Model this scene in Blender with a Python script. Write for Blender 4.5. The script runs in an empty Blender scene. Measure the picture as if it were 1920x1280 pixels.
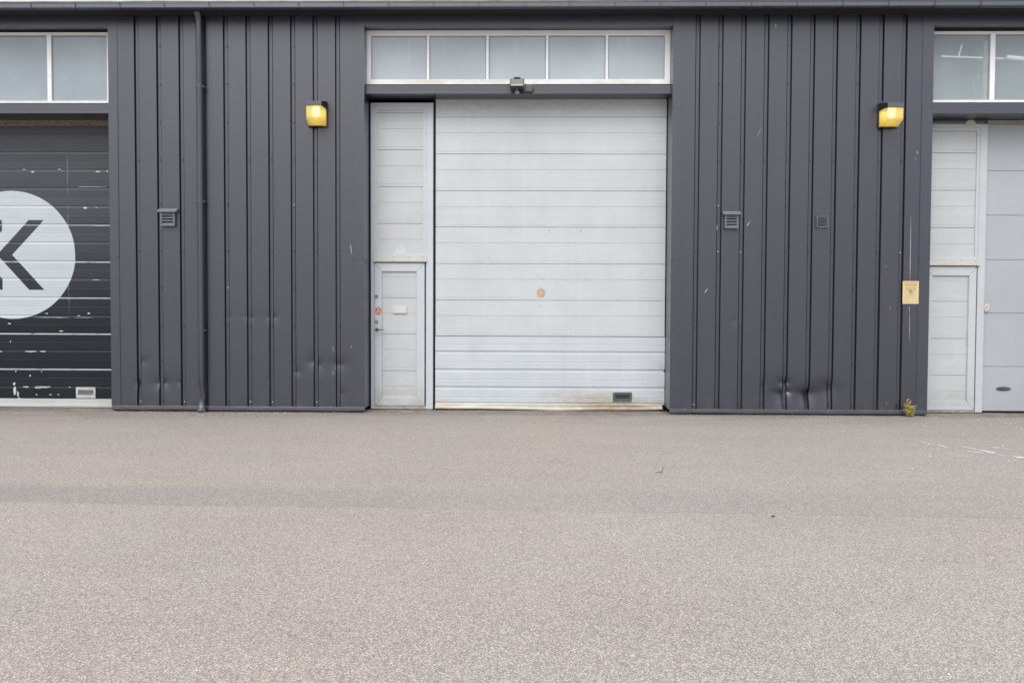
import bpy, bmesh, math, random
from mathutils import Vector, Matrix, noise as mnoise
R = math.radians
random.seed(7)
SC = bpy.context.scene
COL = SC.collection

# ------------------------------------------------------------------ camera
# survey of the photograph: focal length 1387 px of 1920, camera 10.6 m from the facade
F, D = 1387.0, 10.6
PITCH, YAW, ROLL = R(1.549), R(-0.889), R(-0.2345)
def cam_axes():
    cp, sp = math.cos(PITCH), math.sin(PITCH)
    r = Vector((1, 0, 0)); d = Vector((0, -sp, -cp)); f = Vector((0, cp, -sp))
    c, s = math.cos(ROLL), math.sin(ROLL)
    r2 = c*r + s*d; d2 = -s*r + c*d
    Z = Matrix(((math.cos(YAW), math.sin(YAW), 0), (-math.sin(YAW), math.cos(YAW), 0), (0, 0, 1)))
    return Z @ r2, Z @ d2, Z @ f
CR, CD, CF = cam_axes()
def ray(px, py):
    return CR*((px-960)/F) + CD*((py-640)/F) + CF
_w = ray(960, 774.5)
CH = -_w.z/_w.y*D                        # camera height above the yard
def U(px, py, Y=0.0):                    # photo pixel -> (X, Z) on the vertical plane at depth Y
    w = ray(px, py); t = (D+Y)/w.y
    return w.x*t, CH + w.z*t
def ux(px, py, Y=0.0): return U(px, py, Y)[0]
def uz(px, py, Y=0.0): return U(px, py, Y)[1]
def G(px, py):                           # photo pixel -> (X, Y) on the ground
    w = ray(px, py); t = -CH/w.z
    return w.x*t, -D + w.y*t

cam = bpy.data.objects.new('camera', bpy.data.cameras.new('camera'))
COL.objects.link(cam)
cam.data.sensor_width = 36; cam.data.lens = F/1920*36
cam.data.clip_end = 1000; cam.data.clip_start = 0.05
m = Matrix.Identity(4)
for i in range(3):
    m[i][0] = CR[i]; m[i][1] = -CD[i]; m[i][2] = -CF[i]
m.translation = Vector((0, -D, CH))
cam.matrix_world = m
SC.camera = cam

# ------------------------------------------------------------------ light
SUN_EL, SUN_AZ = 52, 200
w = bpy.data.worlds.new('World'); SC.world = w; w.use_nodes = True
nt = w.node_tree; nt.nodes.clear()
wo = nt.nodes.new('ShaderNodeOutputWorld'); bg = nt.nodes.new('ShaderNodeBackground')
sk = nt.nodes.new('ShaderNodeTexSky'); sk.sky_type = 'NISHITA'; sk.sun_disc = False
sk.sun_elevation = R(SUN_EL); sk.sun_rotation = R(SUN_AZ); sk.air_density = 1.0; sk.dust_density = 3.0; sk.ozone_density = 1.0
hs = nt.nodes.new('ShaderNodeHueSaturation'); hs.inputs['Saturation'].default_value = 0.45
nt.links.new(sk.outputs[0], hs.inputs['Color'])
wc = nt.nodes.new('ShaderNodeTexCoord'); ws = nt.nodes.new('ShaderNodeSeparateXYZ'); wm = nt.nodes.new('ShaderNodeMapRange')
nt.links.new(wc.outputs['Generated'], ws.inputs[0]); nt.links.new(ws.outputs[2], wm.inputs[0])
for i, q in enumerate((0.0, 1.0, 0.85, 3.1)): wm.inputs[i+1].default_value = q   # overcast: zenith far brighter than horizon
wx = nt.nodes.new('ShaderNodeVectorMath'); wx.operation = 'SCALE'
cl = nt.nodes.new('ShaderNodeMix'); cl.data_type = 'RGBA'; cl.inputs[0].default_value = .6   # cloud cover evens the dome out
nt.links.new(hs.outputs[0], cl.inputs[6]); cl.inputs[7].default_value = (4.3, 4.5, 4.75, 1)
nt.links.new(cl.outputs[2], wx.inputs[0]); nt.links.new(wm.outputs[0], wx.inputs['Scale'])
nt.links.new(wx.outputs[0], bg.inputs['Color']); nt.links.new(bg.outputs[0], wo.inputs[0])
bg.inputs['Strength'].default_value = 0.12
sl = bpy.data.lights.new('sun', 'SUN'); sl.energy = 0.7; sl.angle = R(40); sl.color = (1, .96, .9)
so = bpy.data.objects.new('sun', sl); COL.objects.link(so)
az = R(SUN_AZ); el = R(SUN_EL)
sd = Vector((math.sin(az)*math.cos(el), math.cos(az)*math.cos(el), math.sin(el)))
so.rotation_euler = sd.to_track_quat('Z', 'Y').to_euler(); so.location = (0, -20, 30)
SC.view_settings.view_transform = 'Standard'; SC.view_settings.look = 'None'
SC.view_settings.gamma = 1; SC.view_settings.exposure = 0.36
SC.view_settings.use_curve_mapping = False

# ------------------------------------------------------------------ mesh helpers
class MB:
    def __init__(s): s.v = []; s.f = []; s.m = []
    def poly(s, pts, mi=0):
        b = len(s.v); s.v += [tuple(p) for p in pts]; s.f.append(tuple(range(b, b+len(pts)))); s.m.append(mi)
    def box(s, x0, x1, y0, y1, z0, z1, mi=0):
        b = len(s.v)
        s.v += [(x0,y0,z0),(x1,y0,z0),(x1,y1,z0),(x0,y1,z0),(x0,y0,z1),(x1,y0,z1),(x1,y1,z1),(x0,y1,z1)]
        for q in ((0,3,2,1),(4,5,6,7),(0,1,5,4),(1,2,6,5),(2,3,7,6),(3,0,4,7)):
            s.f.append(tuple(b+i for i in q)); s.m.append(mi)
    def prism(s, pts, axis, a0, a1, mi=0, cap=True):
        """extrude a 2D outline along an axis: 'x' -> pts are (y,z); 'y' -> (x,z); 'z' -> (x,y)"""
        def P(p, a):
            return (a, p[0], p[1]) if axis == 'x' else ((p[0], a, p[1]) if axis == 'y' else (p[0], p[1], a))
        b = len(s.v); n = len(pts)
        s.v += [P(p, a0) for p in pts] + [P(p, a1) for p in pts]
        for i in range(n):
            j = (i+1) % n
            s.f.append((b+i, b+j, b+n+j, b+n+i)); s.m.append(mi)
        if cap:
            s.f.append(tuple(b+i for i in range(n))[::-1]); s.m.append(mi)
            s.f.append(tuple(b+n+i for i in range(n))); s.m.append(mi)
    def grid(s, rows, mi=0):
        b = len(s.v); n = len(rows[0])
        for r in rows: s.v += [tuple(p) for p in r]
        for i in range(len(rows)-1):
            for j in range(n-1):
                a = b+i*n+j
                s.f.append((a, a+1, a+n+1, a+n)); s.m.append(mi)
    def tube(s, pts, r, n=12, mi=0, cap=True):
        pts = [Vector(p) for p in pts]; b = len(s.v)
        rs = r if isinstance(r, (list, tuple)) else [r]*len(pts)
        up = Vector((0.13, 0.31, 0.94)).normalized()
        for i, p in enumerate(pts):
            t = (pts[min(i+1, len(pts)-1)]-pts[max(i-1, 0)]).normalized()
            a = t.cross(up)
            if a.length < 1e-3: a = t.cross(Vector((1, 0, 0)))
            a.normalize(); c = t.cross(a)
            for k in range(n):
                an = 2*math.pi*k/n
                s.v.append(tuple(p + (a*math.cos(an)+c*math.sin(an))*rs[i]))
        for i in range(len(pts)-1):
            for k in range(n):
                k2 = (k+1) % n
                s.f.append((b+i*n+k, b+i*n+k2, b+(i+1)*n+k2, b+(i+1)*n+k)); s.m.append(mi)
        if cap:
            s.f.append(tuple(b+k for k in range(n))[::-1]); s.m.append(mi)
            e = b+(len(pts)-1)*n
            s.f.append(tuple(e+k for k in range(n))); s.m.append(mi)
    def disc(s, x, z, r, y0, y1, n=20, mi=0):
        s.prism([(x+r*math.cos(2*math.pi*i/n), z+r*math.sin(2*math.pi*i/n)) for i in range(n)], 'y', y0, y1, mi)
    def ring(s, x0, x1, z0, z1, wl, wr, wt, wb, y0, y1, mi=0):
        """rectangular frame, butted: full-height stiles, rails between"""
        s.box(x0, x0+wl, y0, y1, z0, z1, mi); s.box(x1-wr, x1, y0, y1, z0, z1, mi)
        s.box(x0+wl, x1-wr, y0, y1, z1-wt, z1, mi); s.box(x0+wl, x1-wr, y0, y1, z0, z0+wb, mi)
    def text(s, body, x, z, size, y, mi=0, bold=0.0, width=None):
        cu = bpy.data.curves.new('lettering', 'FONT'); cu.body = body; cu.size = size
        cu.align_x = 'CENTER'; cu.align_y = 'CENTER'; cu.offset = bold
        ob = bpy.data.objects.new('lettering', cu); COL.objects.link(ob)
        dg = bpy.context.evaluated_depsgraph_get()
        me = bpy.data.meshes.new_from_object(ob.evaluated_get(dg))
        k = 1.0
        xs = [v.co.x for v in me.vertices]
        if width and xs: k = width/(max(xs)-min(xs))
        b = len(s.v)
        s.v += [(x+v.co.x*k, y, z+v.co.y) for v in me.vertices]
        for p in me.polygons:
            s.f.append(tuple(b+i for i in p.vertices)); s.m.append(mi)
        bpy.data.objects.remove(ob); bpy.data.curves.remove(cu); bpy.data.meshes.remove(me)
    def build(s, name, mats, parent=None, smooth=None, bevel=0, loc=None, fixn=True):
        me = bpy.data.meshes.new(name)
        me.from_pydata(s.v, [], s.f)
        if not isinstance(mats, (list, tuple)): mats = [mats]
        for mm in mats: me.materials.append(mm)
        me.polygons.foreach_set('material_index', s.m)
        if fixn:
            bm = bmesh.new(); bm.from_mesh(me)
            bmesh.ops.recalc_face_normals(bm, faces=bm.faces); bm.to_mesh(me); bm.free()
        if smooth is not None:
            me.shade_smooth(); me.set_sharp_from_angle(angle=R(smooth))
        me.update()
        o = bpy.data.objects.new(name, me); COL.objects.link(o)
        if parent: o.parent = parent
        if loc: o.location = loc
        if bevel:
            b = o.modifiers.new('bevel', 'BEVEL'); b.width = bevel; b.segments = 2; b.limit_method = 'ANGLE'; b.angle_limit = R(40)
        return o
def tag(o, label=None, cat=None, group=None, kind=None):
    for k, v in (('label', label), ('category', cat), ('group', group), ('kind', kind)):
        if v: o[k] = v
    return o
def empty(name, loc, label, cat, group=None):
    o = bpy.data.objects.new(name, None); COL.objects.link(o); o.location = loc; o.empty_display_size = .2
    return tag(o, label, cat, group)

# ------------------------------------------------------------------ materials
class NT:
    def __init__(s, name):
        s.mat = bpy.data.materials.new(name); s.mat.use_nodes = True; s.t = s.mat.node_tree
        s.p = s.t.nodes['Principled BSDF']; s.out = s.t.nodes['Material Output']
        s.tc = s.n('ShaderNodeTexCoord'); s.co = s.tc.outputs['Object']
    def n(s, typ, **kw):
        x = s.t.nodes.new(typ)
        for k, v in kw.items(): setattr(x, k, v)
        return x
    def put(s, sock, v):
        if isinstance(v, bpy.types.NodeSocket): s.t.links.new(v, sock)
        elif isinstance(v, (tuple, list)) and len(v) == 3 and sock.type == 'RGBA': sock.default_value = (*v, 1)
        else: sock.default_value = v
    def math(s, op, a, b=0.0, c=None, clamp=False):
        x = s.n('ShaderNodeMath', operation=op); x.use_clamp = clamp
        s.put(x.inputs[0], a); s.put(x.inputs[1], b)
        if c is not None: s.put(x.inputs[2], c)
        return x.outputs[0]
    def mix(s, f, a, b, blend='MIX'):
        x = s.n('ShaderNodeMix', data_type='RGBA', blend_type=blend)
        s.put(x.inputs[0], f); s.put(x.inputs[6], a); s.put(x.inputs[7], b)
        return x.outputs[2]
    def ramp(s, v, lo, hi, a=0.0, b=1.0, smooth=True):
        x = s.n('ShaderNodeMapRange'); x.interpolation_type = 'SMOOTHSTEP' if smooth else 'LINEAR'
        s.put(x.inputs[0], v)
        for i, q in enumerate((lo, hi, a, b)): s.put(x.inputs[i+1], q)
        return x.outputs[0]
    def map(s, scale=(1, 1, 1), loc=(0, 0, 0)):
        x = s.n('ShaderNodeMapping'); s.put(x.inputs[0], s.co); x.inputs['Scale'].default_value = scale; x.inputs['Location'].default_value = loc
        return x.outputs[0]
    def noise(s, scale, detail=3, rough=.55, vec=None, dist=0.0):
        x = s.n('ShaderNodeTexNoise'); s.put(x.inputs['Vector'], vec or s.co)
        x.inputs['Scale'].default_value = scale; x.inputs['Detail'].default_value = detail; x.inputs['Roughness'].default_value = rough; x.inputs['Distortion'].default_value = dist
        return x.outputs['Fac']
    def vor(s, scale, vec=None, out='Color', feature='F1'):
        x = s.n('ShaderNodeTexVoronoi', feature=feature); s.put(x.inputs['Vector'], vec or s.co); x.inputs['Scale'].default_value = scale
        return x.outputs[out]
    def xyz(s):
        x = s.n('ShaderNodeSeparateXYZ'); s.put(x.inputs[0], s.co); return x.outputs
    def bump(s, h, strength, dist):
        x = s.n('ShaderNodeBump'); x.inputs['Strength'].default_value = strength; x.inputs['Distance'].default_value = dist
        s.put(x.inputs['Height'], h); s.t.links.new(x.outputs[0], s.p.inputs['Normal'])
    def fin(s, col, rough=.5, metal=0.0, spec=.5):
        s.put(s.p.inputs['Base Color'], col); s.put(s.p.inputs['Roughness'], rough)
        s.put(s.p.inputs['Metallic'], metal); s.p.inputs['Specular IOR Level'].default_value = spec
        return s.mat

def simple(name, col, rough=.5, metal=0.0, var=.12, scale=9, spec=.5, bump=0.0):
    t = NT(name)
    n = t.noise(scale, 4); k = t.ramp(n, .3, .7, 1-var, 1+var, False)
    c = t.mix(1.0, col, k, 'MULTIPLY')
    if bump: t.bump(t.noise(scale*20, 3), bump, .002)
    return t.fin(c, t.math('ADD', t.math('MULTIPLY', n, .15), rough-.07), metal, spec)

def wall_paint(name, col, rough=.42, spec=.6):
    t = NT(name)
    big = t.noise(.55, 3); streak = t.noise(1.0, 5, .65, t.map((14, 14, .35)))
    fine = t.noise(170, 2)
    k = t.math('ADD', t.math('ADD', t.math('MULTIPLY', big, .28), t.math('MULTIPLY', streak, .32)), t.math('MULTIPLY', fine, .22))
    c = t.mix(1.0, col, t.math('ADD', k, .62), 'MULTIPLY')
    c = t.mix(t.ramp(t.noise(.8, 2, .5, t.map((1.3, 1, .8), (4, 2, 9))), .35, .7), c, t.mix(1.0, c, (1.06, .98, 1.0), 'MULTIPLY'))
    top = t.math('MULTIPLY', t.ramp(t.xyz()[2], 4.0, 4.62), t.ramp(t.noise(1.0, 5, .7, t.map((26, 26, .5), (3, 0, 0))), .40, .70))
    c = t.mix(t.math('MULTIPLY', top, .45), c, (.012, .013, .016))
    # splashed dust low down on the sheet
    z = t.xyz()[2]
    dust = t.math('MULTIPLY', t.ramp(z, .45, .06), t.ramp(t.noise(7, 5, .7), .42, .75))
    c = t.mix(t.math('MULTIPLY', dust, .18), c, (.17, .15, .13))
    t.bump(t.math('ADD', t.math('MULTIPLY', t.noise(260, 2), .5), t.noise(9, 2)), .12, .0022)
    t.p.inputs['Coat Weight'].default_value = .78; t.p.inputs['Coat Roughness'].default_value = .30; t.p.inputs['Coat IOR'].default_value = 1.7
    return t.fin(c, t.math('ADD', t.math('MULTIPLY', t.noise(3.1, 4, .6), .16), rough-.08), 0, spec)

def emit(name, col, st):
    t = NT(name); t.put(t.p.inputs['Emission Color'], col); t.p.inputs['Emission Strength'].default_value = st
    return t.fin(col, .4)
M = {}
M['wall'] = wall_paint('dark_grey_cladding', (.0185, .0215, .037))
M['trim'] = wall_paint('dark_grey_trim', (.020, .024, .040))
M['base'] = wall_paint('base_flashing_paint', (.022, .026, .040), .36)
M['gutter'] = wall_paint('gutter_paint', (.048, .056, .082), .4)
M['soffit'] = simple('soffit_black', (.018, .018, .02), .8)
M['screw_dark'] = simple('screw_dark', (.02, .02, .024), .5)
M['chip'] = simple('bare_white_scratch', (.50, .52, .53), .55, var=.1)
M['scuff'] = simple('pale_scuff', (.36, .38, .41), .55, var=.2)
M['rubber'] = simple('black_rubber_and_gaps', (.012, .013, .015), .7)
M['black'] = simple('black_gap', (.006, .006, .007), .8)
M['steel'] = simple('worn_steel', (.30, .29, .27), .38, .85)
M['roof'] = simple('roof_edge_lichen', (.36, .36, .31), .85, var=.3, scale=4)
M['inner'] = simple('inner_grey', (.20, .20, .20), .9)
M['white_thing'] = simple('grey_enamel', (.36, .39, .40), .4)
M['handle_dark'] = simple('dark_grey_handle', (.085, .10, .11), .45)
M['handle_alu'] = simple('grey_alloy_handle', (.52, .53, .53), .42, .25, var=.25, scale=30)
M['plate'] = simple('white_plate', (.60, .60, .57), .45, var=.08)
M['brush'] = simple('brush_seal', (.20, .17, .14), .9, var=.35, scale=25)

def white_paint(name, col, stain=None, rough=.42, beige=0.0, zfoot=None):
    """weathered white coating: streaks, blotches, grime in its own patches"""
    t = NT(name); X = t.xyz()
    streak = t.noise(1.0, 5, .6, t.map((9, 9, .5))); blot = t.noise(2.2, 4, .6); fine = t.noise(60, 2)
    k = t.math('ADD', t.math('MULTIPLY', streak, .10), t.math('ADD', t.math('MULTIPLY', blot, .20), t.math('MULTIPLY', fine, .05)))
    c = t.mix(1.0, tuple(q*.735 for q in col), t.math('ADD', k, .84), 'MULTIPLY')
    hor = t.noise(1.0, 4, .6, t.map((.6, 1, 26)))
    c = t.mix(t.math('MULTIPLY', t.ramp(hor, .52, .75), .12), c, (.37, .345, .31))
    if beige: c = t.mix(t.math('MULTIPLY', t.ramp(t.noise(3.0, 5, .65, t.map((1, 1, 2))), .4, .7), beige), c, (.44, .39, .31))
    if stain:
        for (sx, sz, rx, rz, amt, sc) in stain:
            dx = t.math('DIVIDE', t.math('SUBTRACT', X[0], sx), rx); dz = t.math('DIVIDE', t.math('SUBTRACT', X[2], sz), rz)
            d = t.math('ADD', t.math('MULTIPLY', dx, dx), t.math('MULTIPLY', dz, dz))
            msk = t.math('MULTIPLY', t.ramp(d, 1.0, .05), t.ramp(t.noise(5.5, 5, .65, t.map((1, 1, 2.2), (sx, 0, 1))), .3, .62))
            c = t.mix(t.math('MULTIPLY', msk, amt), c, sc)
    t.bump(t.noise(320, 2), .05, .001)
    return t.fin(c, t.math('ADD', t.math('MULTIPLY', blot, .2), rough-.1), 0, .45)

# ------------------------------------------------------------------ key lines of the facade
DY = 0.36                                    # depth of the doors behind the facade plane
gz = 0.0
def mean(*a): return sum(a)/len(a)
XL0 = mean(ux(203, 100), ux(210, 755))        # left pier edges
XL1 = mean(ux(682, 100), ux(684.5, 755))
XR0 = mean(ux(1261.5, 100), ux(1256, 755))
XR1 = mean(ux(1751, 100), ux(1737, 755))
def reg(tops, bots):
    ps = []
    for i, (a, b) in enumerate(zip(tops, bots)):
        q = [ux(a, 30)] if a else []
        q += [ux(b, 755)] if b else []
        if q: ps.append((i, mean(*q)))
    n = len(ps); sx = sum(p[0] for p in ps); sy = sum(p[1] for p in ps)
    sxx = sum(p[0]**2 for p in ps); sxy = sum(p[0]*p[1] for p in ps)
    b = (n*sxy-sx*sy)/(n*sxx-sx*sx); a = (sy-b*sx)/n
    return a, b, len(tops)
aL, bL, nL = reg([252, 296, 336, 0, 420, 461, 504.5, 546, 588, 631], [260, 301, 341, 0, 425.6, 465, 507, 549, 590, 633])
aR, bR, nR = reg([1309.6, 1352.5, 1396, 1439, 1482, 1524, 1568, 1611.6, 1655, 1698], [0, 0, 1386, 1430, 1471.7, 1513, 1556, 1599, 1641.5, 1684.6])
SEAM_L = [aL+bL*i+.017 for i in range(nL)]
SEAM_R = [aR+bR*i for i in range(nR)]
OV = 0.30                                     # eaves overhang
ZG0 = mean(uz(300, 15, -OV), uz(960, 13.6, -OV), uz(1600, 12, -OV))   # gutter bottom
ZG1 = ZG0 + .075
ZBASE = mean(uz(300, 760), uz(600, 762), uz(1500, 768))               # top of base flashing
ZWT = mean(uz(100, 51), uz(960, 48), uz(1820, 48))                    # window head
ZSOF = ZG0 + .004
BAY = XR0-XL1
XA, XB = XL0-BAY, XR1+BAY                     # outer ends of the neighbouring bays

warehouse = empty('warehouse', (0, 0, 0), 'long dark grey metal-clad warehouse front with roller doors, ribbed piers and transom windows', 'warehouse')

# ------------------------------------------------------------------ ribbed piers
def pier(seams, x0, x1, dents, screws, scratches, seed):
    GW, GD, SL, ST, SW = .036, .050, .004, .024, .013
    mb = MB()
    xs = [x0]; kinds = []
    segs = []                                  # (xa, ya, xb, yb, n)
    cur = x0
    for s in seams:
        segs.append((cur, 0, s-GW, 0, max(6, int((s-GW-cur)/.017))))
        segs.append((s-GW, 0, s-GW+SL, GD, 1))
        segs.append((s-GW+SL, GD, s-GW+SW, GD, 1))
        segs.append((s-GW+SW, GD, s-GW+SW+.003, ST, 1))
        segs.append((s-GW+SW+.003, ST, s+GW-SW-.003, ST, 1))
        segs.append((s+GW-SW-.003, ST, s+GW-SW, GD, 1))
        segs.append((s+GW-SW, GD, s+GW-SL, GD, 1))
        segs.append((s+GW-SL, GD, s+GW, 0, 1))
        cur = s+GW
    segs.append((cur, 0, x1, 0, max(6, int((x1-cur)/.017))))
    prof = [(x0, 0.0, -1)]
    for si, (xa, ya, xb, yb, n) in enumerate(segs):
        for i in range(1, n+1):
            f = i/n; prof.append((xa+(xb-xa)*f, ya+(yb-ya)*f, si))
    zs = []
    z = ZBASE-.02
    while z < 1.6: zs.append(z); z += .014
    while z < ZSOF+.02: zs.append(z); z += .12
    zs.append(ZSOF+.02)
    rows = []
    for z in zs:
        row = []
        for (x, y, si) in prof:
            d = 0.0
            for (cx, cz, depth, sxx, up, dn, side) in dents:
                dx = x-cx
                if side > 0 and dx < -.012 or side < 0 and dx > .012: continue
                dz = z-cz
                if dz < -dn*5 or dz > up*5 or abs(dx) > sxx*5: continue
                sz = up if dz > 0 else dn
                r = math.sqrt((dx/sxx)**2 + (dz/sz)**2 + .05)
                d += depth*math.exp(-r*1.25)
            bow = mnoise.noise(Vector((x*2.1+seed, z*.55, seed)))*.0022 + mnoise.noise(Vector((x*6+seed, z*1.9, 3)))*.0007
            row.append((x, y+d+(bow if y < .01 else bow*.5), z))
        rows.append(row)
    mb.grid(rows, 0)
    mb.f = [f[::-1] for f in mb.f]
    for (x, z, white) in screws:
        mb.disc(x, z, .0085 if white else .0095, ST-.008, ST-.0005, 8, 2 if white else 1)
    for pts in scratches:
        mb.poly([(x, -.004, z) for x, z in pts], 3)
    return mb.build('wall_panel', [M['wall'], M['screw_dark'], M['chip'], M['scuff']], warehouse, smooth=28, fixn=False)

def dent(px, py, depth=.012, sx=.05, up=.06, dn=.06, side=0):
    x, z = U(px, py); return (x, z, depth*(2.3 if px > 1400 else 1.9), sx*1.5, up*1.25, dn*1.5, side)
DL = [dent(259, 719, .014, .03, .05, .05, -1), dent(266, 676, .011, .05, .04, .05, 1), dent(298, 718, .018, .05, .06, .05, -1), dent(308, 717, .018, .05, .06, .05, 1),
      dent(337, 716, .012, .03, .04, .04, -1), dent(429, 594, .008, .035, .05, .04, 1), dent(462, 594, .006, .03, .04, .03, -1), dent(471, 594, .010, .035, .05, .04, 1),
      dent(504, 594, .008, .03, .04, .04, -1), dent(514, 594, .010, .04, .05, .04, 1), dent(555, 697, .011, .045, .05, .03, 1), dent(588, 678, .016, .06, .07, .05, -1),
      dent(597, 683, .016, .045, .06, .06, 1), dent(631, 683, .012, .05, .05, .05, -1), dent(638, 683, .013, .06, .05, .06, 1), dent(640, 737, .007, .035, .03, .05, 1), dent(505, 715, .004, .03, .04, .04, -1)]
DRr = [dent(1433, 722, .008, .04, .06, .06, 1), dent(1466, 717, .020, .05, .06, .05, -1), dent(1465, 735, .020, .07, .035, .12, -1), dent(1476, 717, .022, .04, .05, .04, 1), dent(1478, 735, .024, .035, .045, .03, 1),
       dent(1507, 735, .022, .07, .05, .14, -1), dent(1518, 735, .024, .075, .05, .14, 1), dent(1552, 722, .020, .06, .05, .14, -1), dent(1561, 722, .011, .03, .05, .04, 1),
       dent(1462, 738, .011, .12, .05, .15, 0), dent(1511, 739, .014, .14, .05, .15, 0), dent(1555, 732, .009, .10, .05, .15, 0),
       dent(1377, 600, .006, .03, .04, .04, 0), dent(1275, 525, .004, .03, .03, .03, 0)]
def screw_rows(seams, every, strip):
    o = []
    for i, s in enumerate(seams):
        ys = [300, 471, 612, 756] if i % 3 != every else [86, 157, 229, 300, 384, 471, 541, 612, 680, 756]
        for y in ys:
            z = mean(uz(400, y), uz(1500, y)); wht = random.random() < .14 and y > 380
            o.append((s+strip, z+random.uniform(-.004, .004), wht))
    return o
def sliver(px0, py0, px1, py1, wpx):
    (x0, z0), (x1, z1) = U(px0, py0), U(px1, py1)
    d = Vector((x1-x0, z1-z0)); n = Vector((-d.y, d.x)).normalized()*wpx/131/2
    q = []
    for f, k in ((0, .3), (.3, 1), (.6, .7), (1, .2)): q.append((x0+d.x*f+n.x*k, z0+d.y*f+n.y*k))
    for f, k in ((1, .2), (.6, 1), (.3, .8), (0, .3)): q.append((x0+d.x*f-n.x*k, z0+d.y*f-n.y*k))
    return q
SL_ = [sliver(657, 458, 660, 478, 1.6), sliver(624, 649, 626, 660, 1.3), sliver(624.5, 697, 625, 703, 1.3), sliver(658.5, 647, 659.5, 653, 1.2), sliver(376, 378, 377, 383, 1.2)]
SR_ = [sliver(1453, 46, 1455.5, 53, 3.2), sliver(1400, 425, 1406, 414, 1.6), sliver(1321, 549, 1327, 540, 2.0), sliver(1344, 432, 1345, 421, 1.4), sliver(1719, 283, 1720.5, 290, 1.8), sliver(1715, 296, 1716.5, 300, 1.6), sliver(1420, 255, 1427, 240, .9),
       sliver(1706, 526, 1707.5, 405, 1.5), sliver(1704.5, 640, 1705.5, 572, 1.0), sliver(1705, 574, 1705, 588, 1.8), sliver(1729, 608, 1730.5, 614, 1.6), sliver(1730, 614.5, 1737, 612, 1.6), sliver(1660, 498, 1661, 502, 1.2), sliver(1668, 575, 1670, 579, 1), sliver(1712, 760, 1713, 764, 1.2), sliver(1662, 754, 1662.5, 759, 1.1)]
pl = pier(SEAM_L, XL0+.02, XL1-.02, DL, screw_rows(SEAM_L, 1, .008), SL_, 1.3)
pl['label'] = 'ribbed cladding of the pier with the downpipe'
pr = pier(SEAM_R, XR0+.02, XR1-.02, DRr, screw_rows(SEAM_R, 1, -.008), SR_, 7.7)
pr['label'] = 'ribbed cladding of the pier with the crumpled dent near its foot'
# piers past the neighbouring bays (just outside the frame)
for xa, sgn in ((XA, -1), (XB, 1)):
    e = xa+sgn*1.6; lo, hi = min(xa, e), max(xa, e)
    pier([lo+.25+.33*i for i in range(4)], lo+.02, hi-.02, [], [], [], 20+sgn)

# corner trims: a front strip, the return into the bay, a lap joint
def trim(xe, inward, wpx, ret):
    """xe: edge of pier; inward: +1 if the pier lies to +x of the edge"""
    mb = MB(); wd = wpx/131
    zj = [uz(210, 205), uz(210, 486)]
    zz = [ZBASE-.015, zj[1], zj[0], ZSOF]
    for i in range(3):
        z0, z1 = zz[i]+(.002 if i else 0), zz[i+1]
        y = -.006-.0025*(i % 2)
        a, b = (xe-.002*inward, xe+wd*inward)
        mb.box(min(a, b), max(a, b), y, .0, z0, z1)
        c, d2 = (xe-.002*inward, xe+.018*inward)
        mb.box(min(c, d2), max(c, d2), .0005, ret+.03, z0, min(z1, ZWT+.12) if i == 2 else z1)
        for z in ([z0+.03] if i else [])+[z0+(z1-z0)*f for f in (.25, .5, .75)]+[z1-.02]:
            mb.disc(xe+(wd-.012)*inward, z, .006, y-.003, y-.0005, 8, 1)
        if i: mb.disc(xe+.02*inward, z0+.03, .006, y-.003, y-.0005, 8, 1)
    return mb.build('corner_trim', [M['trim'], M['screw_dark']], warehouse)
trim(XL0, 1, 17, DY); trim(XL1, -1, 18, DY); trim(XR0, 1, 17, DY); trim(XR1, -1, 20, DY)
trim(XA, -1, 17, DY); trim(XB, 1, 17, DY)

# base flashing
def base(x0, x1):
    mb = MB()
    n = max(2, int((x1-x0)/.12)); zt = ZBASE
    prof = [(.01, zt+.004), (-.012, zt), (-.026, zt-.012), (-.030, .03), (-.020, .014), (.03, .014), (.03, zt-.02)]
    rows = []
    for i in range(n+1):
        x = x0+(x1-x0)*i/n
        w1 = mnoise.noise(Vector((x*2.3, 1, 4)))*.004; w2 = mnoise.noise(Vector((x*1.7, 7, 4)))*.006
        rows.append([(x, y+w1, z+(w2 if z < .05 else w2*.3)) for y, z in prof])
    for i in range(n):
        a, b = rows[i], rows[i+1]
        for k in range(len(prof)-1): mb.poly([a[k], a[k+1], b[k+1], b[k]])
    mb.poly(rows[0]); mb.poly(rows[-1])
    for i in range(int((x1-x0)/.42)):
        x = x0+.2+i*.42+random.uniform(-.1, .1)
        mb.poly([(x, -.033, zt-.002), (x+random.uniform(.015, .05), -.033, zt-.004), (x+.02, -.034, zt-.007)], 1)
    o = mb.build('base_flashing', [M['base'], M['chip']], warehouse)
    mb = MB(); mb.box(x0+.02, x1-.02, -.01, .05, -.02, .02); mb.build('foot_gap', M['black'], warehouse)
base(XL0+.02, XL1+.002); base(XR0, XR1-.012); base(XA-1.6, XA); base(XB, XB+1.6)

# ------------------------------------------------------------------ header panels, lintels, windows
def header(x0, x1):
    mb = MB(); mb.box(x0, x1, -.003, .06, ZWT, ZSOF)
    mb.box(x0, x1, .0602, DY-.05, ZWT+.012, ZWT+.06)
    for i in range(1, 3):
        x = x0+(x1-x0)*i/3; mb.box(x, x+.12, -.0055, -.0032, ZWT+.004, ZSOF)
    mb.build('header_panel', M['trim'], warehouse)
for a, b in ((XA, XL0-.003), (XL1+.003, XR0-.003), (XR1+.003, XB)): header(a, b)

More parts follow.
